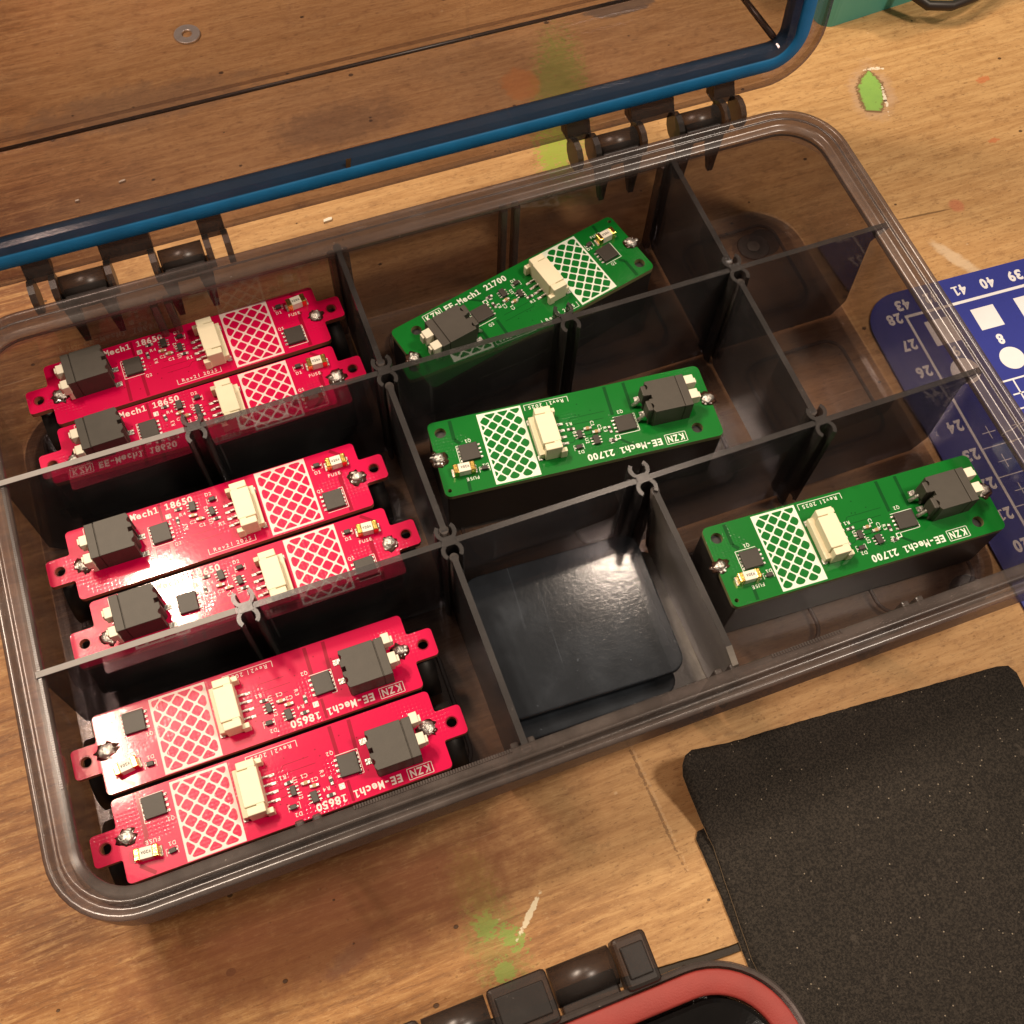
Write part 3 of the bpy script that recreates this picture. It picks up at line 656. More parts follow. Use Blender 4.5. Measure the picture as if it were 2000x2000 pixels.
def make_board(kind, z=22.0):
    """upright frame: origin at the lower left corner of the board, z=0 on the case floor, copper side at z"""
    red = kind == 'red'; W = 19.7 if red else 22.7; L = 77.0
    root = empty('circuit_board')
    zb = z - 1.6
    if red:
        t0, t1 = W / 2 - 0.45, W / 2 + 0.45; h = 3.68; e = 6.2
        P0 = [(0, 0), (L, 0), (L, t1 - h), (L + e, t1 - h), (L + e, t1 + h), (L, t1 + h), (L, W), (0, W), (0, t0 + h), (-e, t0 + h), (-e, t0 - h), (0, t0 - h)]
        rad = [1.1, 1.1, .6, 1, 1, .6, 1.1, 1.1, .6, 1, 1, .6]
        holes = [(-3.1, t0, 1.3), (L + 3.1, t1, 1.3)]
    else:
        P0 = [(0, 0), (L, 0), (L, W), (0, W)]; rad = [1.6] * 4
        holes = [(6.5, 18.9, 1.55), (74.0, 3.6, 1.55), (75.6, 20.9, 0.55)]
    poly = []
    for i, p_ in enumerate(P0):
        p = Vector(p_); a = (Vector(P0[i - 1]) - p).normalized(); c = (Vector(P0[(i + 1) % len(P0)]) - p).normalized(); r = rad[i]
        o_ = p + (a + c) * r
        for k in range(5):
            t_ = k / 4; v = (-(c) * r * cos(t_ * pi / 2) - a * r * sin(t_ * pi / 2)) + o_; poly.append((v.x, v.y))
    sm = M['silk_r'] if red else M['silk_g']
    mats = [M['red_mask'] if red else M['green_mask'], M['red_edge'] if red else M['green_edge'], sm, M['red_gap'] if red else M['green_gap'], M['solder']]
    b = MB(); cut_rect(b, poly, holes, zb, z, (0, 1))
    Z = z + 0.03
    if red: hatch(b, 49.75, 0.5, 63.4, 19.5, Z, 2, 0, 3.85, 1.2, 0.7)
    else: hatch(b, 51.1, 0.5, 63.4, 22.2, Z, 2, 0, 3.55, 1.6, 0.8)
    def gap(pts, wd=0.9):
        for (ax, ay), (bx, by) in zip(pts, pts[1:]):
            d = (Vector((bx, by)) - Vector((ax, ay))); nrm = Vector((-d.y, d.x)).normalized() * wd / 2
            b.flat([(ax + nrm.x, ay + nrm.y), (ax - nrm.x, ay - nrm.y), (bx - nrm.x, by - nrm.y), (bx + nrm.x, by + nrm.y)], z + 0.012, 3)
    def line(ax, ay, bx, by, wd=0.16, zz=0.0):
        d = (Vector((bx, by)) - Vector((ax, ay))); nrm = Vector((-d.y, d.x)).normalized() * wd / 2
        b.flat([(ax + nrm.x, ay + nrm.y), (ax - nrm.x, ay - nrm.y), (bx - nrm.x, by - nrm.y), (bx + nrm.x, by + nrm.y)], Z + 0.01 + zz, 2)
    T = lambda s_, x, y, h_, p_, ang=0, bold=0.03: text(b, s_, x, y, h_, p_, Z + 0.02, 2, ang, bold)
    if red:
        gap([(20.0, 0.4), (20.3, 7.6)]); gap([(24.8, 0.4), (24.8, 7.8)]); gap([(70.9, 0.4), (70.9, 11), (71.6, 12.4)], 1.1); gap([(73.6, 16.6), (70.5, 19.3)])
        gap([(24.3, 14.2), (24.3, 19.3)], .7)
        T('KZN', 5.15, 17.05, 1.75, 1.68); line(4.7, 16.6, 10.6, 16.6); line(4.7, 19.2, 10.6, 19.2); line(4.6, 16.6, 4.6, 19.2); line(10.6, 16.6, 10.6, 19.2)
        T('EE-Mech1 18650', 12.0, 17.05, 1.85, 1.50)
        line(33.2, 0.9, 33.2, 2.5); line(33.2, 0.9, 45.4, 0.9); line(45.4, 0.9, 45.4, 2.5); line(39.2, 1.3, 39.2, 2.5)
        T('Rev2', 34.4, 1.35, 1.05, 1.05, bold=.012); T('2025', 40.3, 1.35, 1.05, 1.05, bold=.012)
        lab = [('Q2', 25.6, 6.3, 0), ('R4', 28.6, 14.0, 0), ('R3', 29.9, 9.8, 90), ('C2', 30.6, 10.9, 0), ('C1', 32.7, 9.3, 0), ('U2', 36.0, 13.0, 90), ('U1', 36.3, 9.2, 90), ('R1', 37.5, 8.0, 0), ('D2', 36.2, 17.4, 0),
               ('D1', 64.9, 13.7, 0), ('FUSE', 67.9, 11.7, 0), ('Q1', 63.9, 8.2, 0)]
        q2 = (20.7, 8.2, 25.4, 13.4); q1 = (65.0, 2.2, 70.0, 7.4); sq = (25.9, 15.1); rel = (6.2, 6.5, 17.4, 16.2); wp = [(4.2, 10.6, 6.2, 13.4), (4.3, 5.5, 6.2, 8.2)]; pads = [(17.4, 11.7), (17.4, 6.7)]
        pinx = 40.9; piny = [12.9, 10.9, 8.9, 6.9]; jx = (42.9, 48.2); jy = (3.0, 15.7)
        fu = (68.5, 13.4, 74.0, 16.2); d1 = (66.1, 15.9); sol = [(2.9, 9.0), (75.2, 9.3)]
        u3 = (32.6, 15.4); u1 = (36.8, 12.4); d2 = (37.6, 15.9); rs = {'R4': (28.9, 16.2, 0), 'R3': (27.9, 13.0, 1), 'R1': (37.4, 10.2, 0)}; cs = {'C2': (31.9, 12.9), 'C1': (33.6, 11.5)}
    else:
        gap([(21.8, 0.4), (22.0, 9.5)]); gap([(27.3, 0.4), (27.6, 9.5)]); gap([(70.8, 0.5), (70.9, 6.5), (69.6, 8)], 1.0); gap([(70.2, 18.6), (70.4, 22.3)]); gap([(28, 17), (24.5, 20)], .7)
        T('KZN', 10.75, 19.55, 1.9, 1.62); line(10.3, 19.0, 16.0, 19.0); line(10.3, 21.9, 16.0, 21.9); line(10.2, 19.0, 10.2, 21.9); line(16.0, 19.0, 16.0, 21.9)
        T('EE-Mech1 21700', 17.0, 19.65, 1.9, 1.50)
        line(38.0, 0.8, 38.0, 2.5); line(38.0, 0.8, 50.2, 0.8); line(50.2, 0.8, 50.2, 2.5); line(43.9, 1.3, 43.9, 2.5)
        T('Rev1', 39.2, 1.3, 1.1, 1.05, bold=.015); T('2025', 45.1, 1.3, 1.1, 1.05, bold=.015)
        lab = [('Q2', 24.5, 8.6, 0), ('R4', 30.6, 16.2, 90), ('R3', 31.3, 12.4, 90), ('C2', 32.6, 11.4, 90), ('C1', 34.2, 9.8, 90), ('U2', 37.0, 14.6, 90), ('U1', 39.6, 11.8, 90), ('R1', 39.0, 8.9, 0), ('D2', 38.2, 17.9, 0),
               ('D1', 63.8, 15.4, 0), ('FUSE', 67.0, 18.4, 0), ('Q1', 66.6, 7.2, 0)]
        q2 = (22.4, 10.8, 27.7, 15.4); q1 = (65.4, 9.0, 70.4, 13.9); sq = (28.2, 16.4); rel = (7.5, 5.8, 18.6, 15.5); wp = [(5.0, 10.4, 7.5, 13.2), (4.8, 6.0, 7.5, 8.6)]; pads = [(18.8, 11.2), (18.8, 6.4)]
        pinx = 42.4; piny = [15.0, 13.0, 11.0, 9.0]; jx = (44.3, 49.8); jy = (5.6, 18.6)
        fu = (67.8, 14.9, 73.6, 17.6); d1 = (65.2, 16.9); sol = [(0.9, 11.0), (76.2, 11.0)]
        u3 = (34.1, 16.1); u1 = (38.1, 13.4); d2 = (39.2, 16.9); rs = {'R4': (30.0, 17.2, 0), 'R3': (29.6, 13.9, 1), 'R1': (39.8, 11.0, 0)}; cs = {'C2': (33.5, 13.6), 'C1': (35.4, 12.0)}
    for s_, x, y, a_ in lab: T(s_, x, y, 0.95, 0.92, a_, 0.012)
    x0, y0, x1, y1 = q2; line(x0 - .6, y0 - .45, x1 + .2, y0 - .45); line(x0 - .6, y0 - .45, x0 - .6, y1 + .35); line(x0 - .6, y1 + .35, x0 + .6, y1 + .35)
    if not red: line(x0 - .4, y1 + .45, x1 + .3, y1 + .45)
    x0, y0, x1, y1 = q1; line(x0, y0 - .45, x1 + .6, y0 - .45); line(x1 + .6, y0 - .45, x1 + .6, y1 + .45); line(x1 + .6, y1 + .45, x1 - .6, y1 + .45)
    b.flat(rr_poly(sq[0] - .7, sq[1] - .7, sq[0] + .7, sq[1] + .7, .1, 1), Z + .01, 2); b.flat(rr_poly(sq[0] - .45, sq[1] - .45, sq[0] + .45, sq[1] + .45, .1, 1), Z + .03, 4 if red else 0)
    for cx, cy in (d1, d2):
        for sx in (-1, 1): line(cx + sx * 1.35, cy - .8, cx + sx * 1.35, cy + .8, .12); line(cx + sx * 1.35, cy - .8, cx + sx * .9, cy - .8, .12)
    for hx, hy, hr in holes[:2]:
        n = 20; ri, ro = hr + 0.02, hr + 0.28
        if red: b.add([(hx + ri * cos(2 * pi * i / n), hy + ri * sin(2 * pi * i / n), z + .014) for i in range(n)] + [(hx + ro * cos(2 * pi * i / n), hy + ro * sin(2 * pi * i / n), z + .014) for i in range(n)], [(i, (i + 1) % n, n + (i + 1) % n, n + i) for i in range(n)], 3)
    rv_ = random.Random(5 if red else 6)
    for _ in range(26):      # via holes and a few buried traces
        vx, vy = rv_.uniform(19, 48), rv_.uniform(2.5, W - 4.5); n = 8
        b.flat([(vx + .2 * cos(2 * pi * i / n), vy + .2 * sin(2 * pi * i / n)) for i in range(n)], z + .018, 3)
    for k_ in range(5):
        yy = piny[k_ % 4]; xe = rv_.uniform(28, 35); gap([(pinx - 1, yy), (pinx - 2.2, yy), (pinx - 3.4, yy - 1.2), (xe, yy - 1.2)], .16)
    # tinned pads of the small parts
    for px, py in pads: b.box(px - .1, py - .7, z, px + 1.7, py + .7, z + .25, 4)
    b.build('board', mats, root)
    # battery holder under the board
    hb = MB(); hb.box(0.5, 0.25, 0.0, L - 0.5, W - 0.25, zb - 0.02, 0, b=0.4)
    if not red: hb.box(20, -0.15, 0.0, 56, 0.3, zb * 0.45, 0)
    hb.build('battery_holder', M['holder'], root)
    if red:
        for x0, x1 in ((-4.6, 0.45), (L - 0.45, L + 4.6)):
            c_ = MB(); c_.cyl((x0, W / 2, 9.2), (x1, W / 2, 9.2), 8.9, n=36); c_.cyl((x0 - (0.6 if x0 < 0 else -5.6), W / 2, 9.2), (x0 + .1 if x0 < 0 else x1 + .5, W / 2, 9.2), 3.2, n=20)
            c_.build('battery_end', M['steel'], root)
    # black two way wire terminal
    x0, y0, x1, y1 = rel; tb = empty('wire_terminal'); tb.parent = root
    h = 7.3; c_ = MB(); g_ = x0 + 2.3
    c_.prism([(x0, y0), (g_ - .12, y0), (g_ - .12, y1), (x0, y1)], z + .05, z + h, 0, bev=0.12)
    c_.box(g_ - .13, y0 + .2, z + .1, g_ + .13, y1 - .2, z + h - .35, 0)
    def bite(cy, r_): return [(x1 - r_ * cos(R_(a)) * .9, cy + r_ * sin(R_(a))) for a in (-80, -45, 0, 45, 80)]
    yv = lambda f_: y0 + (y1 - y0) * f_
    edge = [(x1 - .3, y0)] + bite(yv(.17), .75) + [(x1 + .2, yv(.30)), (x1 + .1, yv(.44)), (x1 - .9, yv(.44)), (x1 - .9, yv(.56)), (x1 + .1, yv(.56)), (x1 + .2, yv(.62))] + bite(yv(.78), .75) + [(x1 - .2, yv(.93)), (x1 - .6, y1)]
    c_.prism([(g_ + .12, y0)] + edge + [(g_ + .12, y1)], z + .05, z + h + .1, 0, bev=0.10)
    if not red:      # arched wire mouths standing proud of the inner face
        for cy in (yv(.27), yv(.75)):
            c_.box(x1 - .2, cy - 1.6, z + 3.2, x1 + 1.3, cy + 1.6, z + h + .1, 0, b=.3); c_.box(x1 - .2, cy - 1.6, z + .3, x1 + .7, cy - 1.1, z + 3.3, 0); c_.box(x1 - .2, cy + 1.1, z + .3, x1 + .7, cy + 1.6, z + 3.3, 0)
    c_.build('housing', M['black'], tb)
    if not red:
        for cy in (yv(.27), yv(.75)):
            c_ = MB(); c_.tube([(x1 + .4, cy, z + 3.4), (x1 + 1.2, cy, z + 2.8), (x1 + 2.0, cy, z + 1.6), (x1 + 2.9, cy, z + .5)], .55, 8); c_.build('wire_contact', M['solder'], tb)
    for (a0, b0, a1, b1) in wp:
        c_ = MB(); c_.box(a0 + .1, b0 + .3, z + 3.8, a1 + .2, b1 + .3, z + 7.0, 0, b=.15); c_.box(a0 - .5, b0 + 1.2, z + 3.6, a0 + .3, b1 + .1, z + 6.4, 0, b=.12); c_.box(a0 + .9, b0 + .8, z + .4, a1, b1 - .3, z + 3.9, 0); c_.build('release_lever', M['white'], tb)
    # cream four pin connector
    jc = empty('pin_connector'); jc.parent = root
    x0, x1 = jx; y0, y1 = jy; c_ = MB(); hh = 5.8
    c_.box(x0, y0 + 2.1, z + .2, x1 - .5, y1 - 2.1, z + hh, 0, b=.2)
    c_.box(x0 + .2, y0, z + .2, x1 - .8, y0 + 1.9, z + hh - .1, 0, b=.2); c_.box(x0 + .2, y1 - 1.9, z + .2, x1 - .8, y1, z + hh - .1, 0, b=.2)
    c_.box(x0 + .35, y0 + 1.85, z + .2, x0 + 2.0, y0 + 2.15, z + hh - .15, 0); c_.box(x0 + .35, y1 - 2.15, z + .2, x0 + 2.0, y1 - 1.85, z + hh - .15, 0)
    c_.box(x0 - 1.2, y0 - .3, z + .2, x0 + .6, y0 + 1.0, z + 3.4, 0, b=.15); c_.box(x0 - 1.2, y1 - 1.0, z + .2, x0 + .6, y1 + .3, z + 3.4, 0, b=.15)
    c_.box(x1 - .9, y0 + .6, z + .2, x1 + .7, y1 - .6, z + 2.6, 0, b=.15)
    c_.build('connector_shell', M['cream'], jc)
    c_ = MB(); c_.box(x1 - .2, y0 + .2, z, x1 + 1.0, y0 + 1.7, z + .5, 0, b=.1); c_.box(x1 - .2, y1 - 1.7, z, x1 + 1.0, y1 - .2, z + .5, 0, b=.1); c_.build('mounting_tab', M['solder'], jc)
    for py in piny:
        c_ = MB(); c_.box(pinx - .9, py - .32, z, pinx + .9, py + .32, z + .22, 0); c_.box(pinx + .3, py - .25, z + .2, x0 + .2, py + .25, z + .75, 0, b=.1); c_.build('pin', M['solder'], jc)
    power_chip(root, *q2, z, False); power_chip(root, *q1, z, True)
    # fuse
    x0, y0, x1, y1 = fu; fz = empty('fuse'); fz.parent = root
    c_ = MB(); c_.box(x0 + 1.3, y0 + .1, z + .15, x1 - 1.3, y1 - .1, z + 2.55, 0, b=.12); text(c_, 'W20A', x0 + 1.55, y0 + .95, 0.72, .58, z + 2.57, 1, 0, .03); c_.build('fuse_body', [M['ceramic'], M['ink']], fz)
    for a0, a1 in ((x0, x0 + 1.35), (x1 - 1.35, x1)):
        c_ = MB(); c_.box(a0, y0, z + .05, a1, y1, z + 2.65, 0, b=.22); c_.build('fuse_cap', M['gold'], fz)
    c_ = MB(); c_.box(x0 - .5, y0 + .2, z, x0 + .4, y1 - .1, z + .35, 0, b=.15); c_.box(x1 - .4, y0 + .2, z, x1 + .5, y1 - .1, z + .35, 0, b=.15); c_.build('fuse_solder', M['solder'], fz)
    # diodes, small chips, resistors, capacitors
    for cx, cy in (d1, d2): chip(root, cx - .8, cy - .55, cx + .8, cy + .55, z, 1.0, [(cx - 1.2, cy - .2, cx - .75, cy + .2), (cx + .75, cy - .2, cx + 1.2, cy + .2)], 'chip', 'diode')
    for (cx, cy), w2, h2 in ((u3, .8, 1.35), (u1, .65, 1.2)):
        legs = [(cx + sx * (w2 + .35) - .35, cy + d_ - .16, cx + sx * (w2 + .35) + .35, cy + d_ + .16) for sx in (-1, 1) for d_ in (-.85, 0, .85)]
        chip(root, cx - w2, cy - h2, cx + w2, cy + h2, z, 1.0, legs, 'chip', 'logic_chip')
    def two_pad(name, cx, cy, vert, mat, hh_):
        a_, b_ = (.45, .8) if vert else (.8, .45); c_ = MB(); c_.box(cx - a_ * .55 - (.0 if not vert else .2), cy - b_ * .55 - (.0 if vert else .2), z, cx + a_ * .55 + (.0 if not vert else .2), cy + b_ * .55 + (.0 if vert else .2), z + hh_, 0, b=.05)
        for s_ in (-1, 1):
            ex, ey = (0, s_ * .72) if vert else (s_ * .72, 0); c_.box(cx + ex - .38, cy + ey - .38, z, cx + ex + .38, cy + ey + .38, z + hh_ * .9, 1, b=.1)
        c_.build(name, [M[mat], M['solder']], root)
    for k_, (cx, cy, vt) in rs.items(): two_pad('resistor', cx, cy, vt, 'chip', .45)
    for k_, (cx, cy) in cs.items(): two_pad('capacitor', cx, cy, False, 'mlcc', .8)
    for i_, (cx, cy) in enumerate(sol):
        s_ = MB()
        s_.blob((cx, cy, z + .1), (2.4, 2.1, .16), 1, .25, 16, 5, 3 + i_); s_.blob((cx, cy, z + .3), (1.75, 1.6, 1.35), 0, .10, 12, 7, 5 + i_ + (9 if red else 0)); s_.blob((cx + .5, cy - .7, z + .25), (.8, .6, .7), 0, .2, 9, 6, 8 + i_)
        s_.build('solder_joint', [M['solder'], M['flux']], root)
    return root

def place(o, x, y, z, ang, scale, label, group, tilt=(0, 0)):
    o.location = Vector((x, y, z)) * S; o.rotation_euler = (R_(tilt[0]), R_(tilt[1]), R_(ang)); o.scale = (scale,) * 3
    o['label'] = label; o['category'] = 'circuit board'; o['group'] = group
    return o
_rv = random.Random(11)
def vary(o, sols, z, seed):
    """hand soldered joints differ from board to board; parts sit a hair askew"""
    k = 0
    for c in kids(o):
        nm = c.name.split('.')[0]
        if nm == 'solder_joint':
            q = _rv.uniform; cx, cy = sols[k % 2]; s_ = MB(); sd = seed * 7 + k
            s_.blob((cx + q(-.2, .2), cy + q(-.3, .3), z + .1), (q(1.9, 2.7), q(1.7, 2.4), .16), 1, .35, 18, 5, sd)
            s_.blob((cx, cy, z + .3), (q(1.3, 1.8), q(1.2, 1.7), q(.5, .9)), 0, .26, 13, 8, sd + 1)
            for j in range(4):
                a = q(0, 6.3); s_.blob((cx + 1.7 * cos(a), cy + 1.6 * sin(a), z + .15), (q(.3, .9), q(.3, .7), q(.2, .5)), j % 2, .25, 9, 5, sd + 2 + j)
            t_ = s_.build('solder_joint', [M['solder'], M['flux']], None); c.data = t_.data; bpy.data.objects.remove(t_); k += 1
        elif nm in ('fuse', 'pin_connector', 'wire_terminal', 'transistor_chip', 'logic_chip', 'diode', 'resistor', 'capacitor'):
            ms = [c] if c.type == 'MESH' else [g_ for g_ in kids(c)]
            P_ = [v.co for m_ in ms for v in m_.data.vertices[:40]]; cen = sum(P_, Vector()) / len(P_)
            a = R_(_rv.gauss(0, {'wire_terminal': .5, 'pin_connector': .5, 'transistor_chip': 1.0}.get(nm, 3.0))); rot = Matrix.Rotation(a, 3, 'Z')
            c.rotation_euler = (0, 0, a); c.location = cen - rot @ cen + Vector((_rv.gauss(0, .08), _rv.gauss(0, .08), 0)) * S
FZ = 2.6; sr = 0.9806
def flipped(x, y, ang, W_, L_=77.0, s_=1.0):
    a = R_(ang); return (x + (L_ * cos(a) - W_ * sin(a)) * s_, y + (L_ * sin(a) + W_ * cos(a)) * s_, ang + 180)
red = make_board('red', 22.35)
GR = 'red circuit boards in the left compartments'
poses = [((17.11, 130.37, 1.7), False, 'red circuit board farthest back, next to the hinge wall, not hidden by any divider'),
         ((16.92, 109.88, 1.29), False, 'red circuit board second from the back, its front half behind the long divider'),
         ((13.08, 79.46, 0.67), False, 'red circuit board in the middle compartment with glare across its centre'),
         ((15.12, 58.79, 0.59), False, 'red circuit board of the middle pair, front edge behind the front long divider'),
         ((9.78, 30.34, -0.06), True, 'upside-down red circuit board just in front of the front long divider'),
         ((10.12, 9.72, 0.05), True, 'upside-down red circuit board closest to the front rim of the case')]
for i, ((x, y, a), fl, lab_) in enumerate(poses):
    o = red if i == 0 else copy_tree(red)
    if fl: x, y, a = flipped(x, y, a, 19.7, s_=sr)
    place(o, x, y, FZ, a, sr, lab_, GR)
    vary(o, [(2.9, 9.0), (75.2, 9.3)], 22.35, i + 1)
    if i in (0, 1, 5):
        for k in kids(o):
            if k.name.startswith('battery_end'):
                k.data = k.data.copy(); k.data.materials[0] = M['holder']
green = make_board('green', 21.2)
GG = 'green circuit boards in the middle and right compartments'
place(green, 113.9, 108.9, FZ, 13.6, 0.99, 'green circuit board set askew in the back middle compartment, text upright', GG)
g2 = copy_tree(green); place(g2, 185.4, 91.9, FZ, 174.8, 1.0, 'green circuit board upside-down in the centre compartment, wholly in view', GG)
g3 = copy_tree(green); place(g3, 242.4, 42.0, FZ, 177.1, 1.0, 'green circuit board nearest the right front corner of the case', GG)

for i_, g_ in enumerate((green, g2, g3)): vary(g_, [(0.9, 11.0), (76.2, 11.0)], 21.2, 20 + i_)

# ================================================================== blue cutting mat
ma = R_(-2.4); mo = (252.6, 108.7)
mat = empty('cutting_mat', (mo[0], mo[1], 0), ma, label='blue cutting mat with white numbers and shapes, half hidden by the case', category='cutting mat')
b = MB(); b.prism(rr_poly(0, -300, 430, 0, 13, 8), 0.02, 0.9, 0); b.build('mat_sheet', M['mat_blue'], mat)
b = MB(); z = 0.93
def rect(x0, y0, x1, y1): b.flat([(x0, y0), (x1, y0), (x1, y1), (x0, y1)], z, 0)
rect(12.2, -10.0, 415, -9.0); rect(12.2, -290, 13.0, -10.0)
for i in range(30): text(b, str(43 - i), 12.6 + 10 * i - 2.6 + (0 if i else 1.2), -5.9 + 2.6, 3.6, 2.7, z, 0, 180, .05) if False else None
def flip_text(s_, cx, cy, h_, pitch):    # the mat lies upside down to the camera
    n = len(s_); text(b, s_, cx + n * pitch / 2, cy + h_ / 2, h_, pitch, z, 0, 180, .045)
for i in range(36): flip_text(str(43 - i), 13.6 + 10 * i, -5.2, 3.5, 2.6)
for i in range(22): flip_text(str(28 - i), 8.7, -9.4 - 10 * i, 3.5, 2.6)
for k, (sx, szz, nm) in enumerate(((17.0, 9.2, '9'), (33.2, 8, '8'), (48.5, 7, '7'), (62.5, 6, '6'))):
    rect(sx, -13.0 - szz, sx + szz, -13.0) if k != 2 else rect(sx, -13.0 - 8.5, sx + 8.5, -13.0)
    flip_text(nm, sx + szz / 2, -25.5, 3.4, 2.6)
    n = 28; cy = -28.5 - 4.2; b.flat([(sx + 4.1 + szz / 2 * cos(2 * pi * i / n), cy + szz / 2 * sin(2 * pi * i / n)) for i in range(n)], z, 0)
rect(29.6, -39.9, 400, -39.3); rect(33.3, -49.2, 33.8, -39.9); rect(31, -44.9, 36.5, -44.4); rect(30, -49.8, 400, -49.3)
for i in range(1, 8): rect(33.3 + 10 * i, -49.2, 33.8 + 10 * i, -39.9)
for i in range(3):
    for j in range(14):
        cx, cy = 17.5 + 9.8 * i, -54 - 9.8 * j
        b.add([(cx - 2.2, cy - .13, z), (cx + 2.2, cy - .13, z), (cx + 2.2, cy + .13, z), (cx - 2.2, cy + .13, z)], [(0, 1, 2, 3)]); b.add([(cx - .13, cy - 2.2, z + .01), (cx + .13, cy - 2.2, z + .01), (cx + .13, cy + 2.2, z + .01), (cx - .13, cy + 2.2, z + .01)], [(0, 1, 2, 3)])
        cx += 4.9; cy -= 4.9
        if i < 2: b.flat([(cx - .9, cy - .12), (cx + .9, cy - .12), (cx + .9, cy + .12), (cx - .9, cy + .12)], z, 0); b.flat([(cx - .12, cy - .9), (cx + .12, cy - .9), (cx + .12, cy + .9), (cx - .12, cy + .9)], z + .01, 0)
for j in range(8): rect(13.0, -58.8 - 9.8 * j, 26, -58.5 - 9.8 * j)
b.build('printed_marks', M['mat_white'], mat)

# ================================================================== abrasive sheets
def sheet(name, outline, zf, label, th=0.6):
    """outline: list of (x,y); zf(x,y) height of the curl"""
    bm = bmesh.new(); x0 = min(p[0] for p in outline); x1 = max(p[0] for p in outline); y0 = min(p[1] for p in outline); y1 = max(p[1] for p in outline)
    vs = [bm.verts.new((x, y, 0)) for x, y in outline]; f = bm.faces.new(vs)
    step = 3.0
    k = x0 + step
    while k < min(x0 + 60, x1): bmesh.ops.bisect_plane(bm, geom=bm.verts[:] + bm.edges[:] + bm.faces[:], plane_co=(k, 0, 0), plane_no=(1, 0, 0)); k += step
    k = y1 - step
    while k > max(y1 - 60, y0): bmesh.ops.bisect_plane(bm, geom=bm.verts[:] + bm.edges[:] + bm.faces[:], plane_co=(0, k, 0), plane_no=(0, 1, 0)); k -= step
    bmesh.ops.recalc_face_normals(bm, faces=bm.faces); 
    for f in bm.faces:
        if f.normal.z < 0: f.normal_flip()
    bm.verts.index_update(); V = [v.co.copy() for v in bm.verts]; F = [tuple(v.index for v in f.verts) for f in bm.faces]
    B = [tuple(v.index for v in e.verts) for e in bm.edges if e.is_boundary]; bm.free(); n = len(V)
    mb = MB(); top = [(v.x, v.y, zf(v.x, v.y) + th) for v in V]; bot = [(v.x, v.y, zf(v.x, v.y)) for v in V]
    mb.add(top + bot, F, 0, True); mb.add(top + bot, [tuple(n + i for i in reversed(f)) for f in F] + [(a, c, n + c, n + a) for a, c in B], 1)
    return mb.build(name, [M['grit'], M['paper_edge']], None, label=label, category='sandpaper', group='black abrasive sheets')
rn = random.Random(3)
def ragged(pts, amp=0.35, step=1.6):
    out = []
    for i in range(len(pts)):
        a = Vector(pts[i]); c = Vector(pts[(i + 1) % len(pts)]); n = max(1, int((c - a).length / step))
        if (c - a).length > 80: n = int(n / 1.0)
        d = (c - a).normalized(); nr = Vector((-d.y, d.x))
        for k in range(n): out.append(tuple(a + (c - a) * k / n + (nr * rn.uniform(-amp, amp) if k else nr * 0)))
    return out
curl = lambda x, y: 0.75 + 9.5 * max(0.0, 1 - math.hypot((x - 140) / 20.0, (y + 3) / 26.0)) ** 1.5 + 2.5 * max(0.0, 1 - abs(y + 6) / 18.0) ** 2
sheet('sandpaper_sheet', ragged([(138.6, -8.5), (139.2, -6.2), (140.6, -4.4), (143.2, -3.4), (166, -4.6), (195, -6.9), (231, -9.8), (234.0, -10.6), (235.4, -13.0), (234, -150), (141, -150), (138.4, -52), (140.6, -26)], 0.08), curl, 'large black sandpaper sheet with a curled corner, on top of the other sheet')
sheet('sandpaper_sheet', ragged([(137.5, -22.6), (138.6, -21.0), (141.5, -20.8), (232, -24), (232, -158), (137.0, -158), (136.8, -60), (137.6, -36)], 0.08), lambda x, y: 0.05, 'black sandpaper sheet underneath, only a narrow strip of its left edge showing')

# ================================================================== second case (front, partly in frame)
c2 = empty('small_case', (70, -95, 0), label='smoky case with a red seal, only its hinge corner in frame at the bottom', category='case')
A0, A1, B0, B1 = -110.0, 63.3, -62.0, 47.4
b = MB(); sweep_rr(b, [(2, 0.6), (1, 34), (0, 34), (0, 42), (1, 42.6), (2.2, 42.6), (7.6, 41.6), (8.0, 40), (6, 36), (5, 4), (8, 2.4)], A0, B0, A1, B1, 19, 10, cap0=True, cap1=True); 
for fx, fy in ((-95, -48), (-95, 34), (50, -48), (50, 34)): b.cyl((fx, fy, 0), (fx, fy, .62), 5, n=16)
b.build('body', [M['case2']], c2)
b = MB(); sweep_rr(b, [(1.4, 43.4), (1.6, 44.3), (2.0, 44.5), (5.8, 44.4), (6.3, 44.1), (6.4, 43.2), (6.2, 42.9), (1.6, 42.9)], A0, B0, A1, B1, 19, 12, closed=True, smooth=True); b.build('red_seal', M['red_gasket'], c2)
b = MB(); sweep_rr(b, [(7.2, 42.0), (7.0, 45.6), (7.8, 46.2), (12, 46.9), (14, 44.0), (16, 43.6), (16, 42.4), (10, 41.8)], A0, B0, A1, B1, 19, 12, closed=True); b.build('inner_rim', M['case2'], c2)
b = MB(); sweep_rr(b, [(0.0, 42.8), (0.0, 44.6), (0.5, 45.4), (1.1, 45.2), (1.3, 43.0)], A0, B0, A1, B1, 19, 12, closed=True); b.build('outer_rim', M['rim'], c2)
bx = 18.0
for cxx in (18.8, -7.6):
    h_ = MB(); h_.cyl((cxx, 52.6, 42), (cxx + 13.0, 52.6, 42), 3.9, n=26); h_.box(cxx + .4, 45, 38, cxx + 12.6, 52, 43, 0, b=.4); h_.build('hinge_barrel', M['hinge'], c2)
for xa, xb in ((32.3, 39.6), (5.9, 18.3), (-19.5, -8.2)):
    h_ = MB(); h_.box(xa, 46.5, 40.5, xb, 56.8, 46.4, 0, b=.9); h_.box(xa + 1.2, 48.5, 46.4, xb - 1.2, 54.8, 47.0, 0, b=.3); h_.build('hinge_arm', M['hinge'], c2)
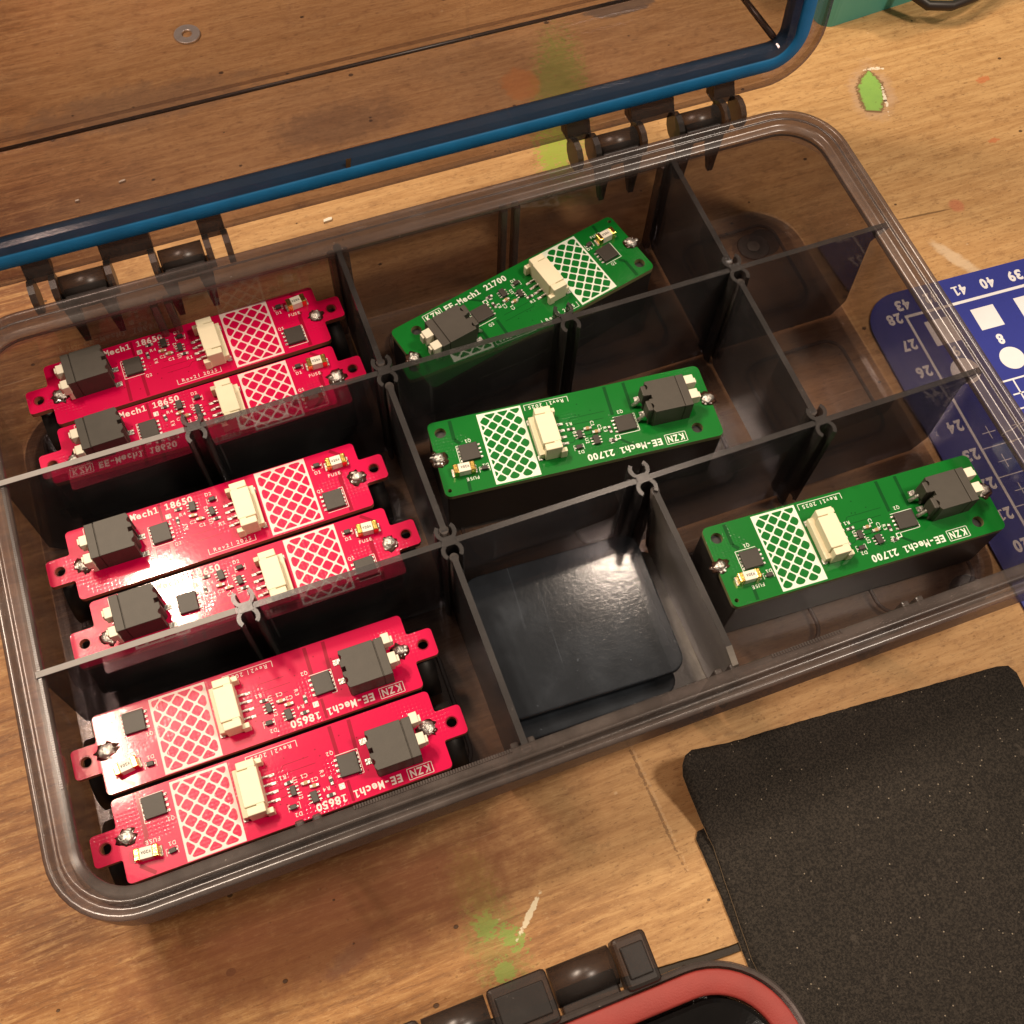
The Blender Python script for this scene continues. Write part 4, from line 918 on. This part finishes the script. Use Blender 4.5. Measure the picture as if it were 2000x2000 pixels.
b = MB()
for xx in (-90, -40, 10, 45): b.box(xx, -50, 3, xx + 1.5, 36, 38)
b.box(-104, -8, 3, 56, -6.5, 38); b.build('divider_grid', M['case2'], c2)

# ================================================================== things at the back
t_ = MB(); t_.prism(rr_poly(-2, 0, 96, 62, 5, 6), 0, 46, 0, bev=4.0)
tl = empty('teal_container', (300.5, 220.3, 0), R_(4.3), label='teal plastic container behind the raised lid, right of the washer', category='container')
t_.build('container_body', M['teal'], tl)
t_ = MB(); t_.prism(rr_poly(-5.5, -2.6, 99, 65, 6, 6), 38, 43.5, 0, bev=1.2); t_.build('container_lid', M['teal'], tl)
cb = MB(); cb.tube([(430, 262, 3), (410, 250, 3), (392, 236, 6), (380, 222, 8), (366, 215, 8), (352, 209.8, 8), (342, 208.6, 8), (334, 211.5, 8), (329, 217.5, 10), (325, 232, 20), (322, 255, 45), (325, 275, 52), (340, 300, 50)], 1.7, 14)
cb.build('black_cable', M['cable'], None, label='thin black cable looping in front of the teal container', category='cable')
wsh = MB(); n = 40; ro, ri, hz = 4.6, 1.75, 0.9
vs = []
for r, z_ in ((ro, 0), (ro, hz - .15), (ro - .2, hz), (ri + .15, hz), (ri, hz - .1), (ri, 0)): vs += [(r * cos(2 * pi * i / n), r * sin(2 * pi * i / n), z_) for i in range(n)]
wsh.add(vs, [(k * n + i, k * n + (i + 1) % n, ((k + 1) % 6) * n + (i + 1) % n, ((k + 1) % 6) * n + i) for k in range(6) for i in range(n)])
o = wsh.build('metal_washer', M['steel'], None, label='small round steel washer on the bench, seen through the raised lid', category='washer'); o.location = Vector((83.0, 289.0, 0)) * S
def crumb(x, y, w_, h_, a, label):
    c = MB(); c.prism([(-w_, -h_), (w_ * .8, -h_ * 1.1), (w_, h_ * .6), (w_ * .3, h_), (-w_ * .8, h_ * .7)], 0, 0.8, 0, bev=.15)
    o = c.build('plastic_crumb', M['chipwhite'], None, label=label, category='crumb'); o.location = Vector((x, y, 0)) * S; o.rotation_euler = (0, 0, R_(a))
crumb(106.3, 194.0, 1.6, .6, 5, 'white plastic crumb on the bench in the gap between case and lid')
crumb(48.0, 230.7, 1.2, .35, 8, 'thin pale crumb on the bench seen through the lid, the longer of two')
crumb(32.9, 227.3, 0.7, .35, 0, 'tiny pale crumb on the bench seen through the lid near its left side')
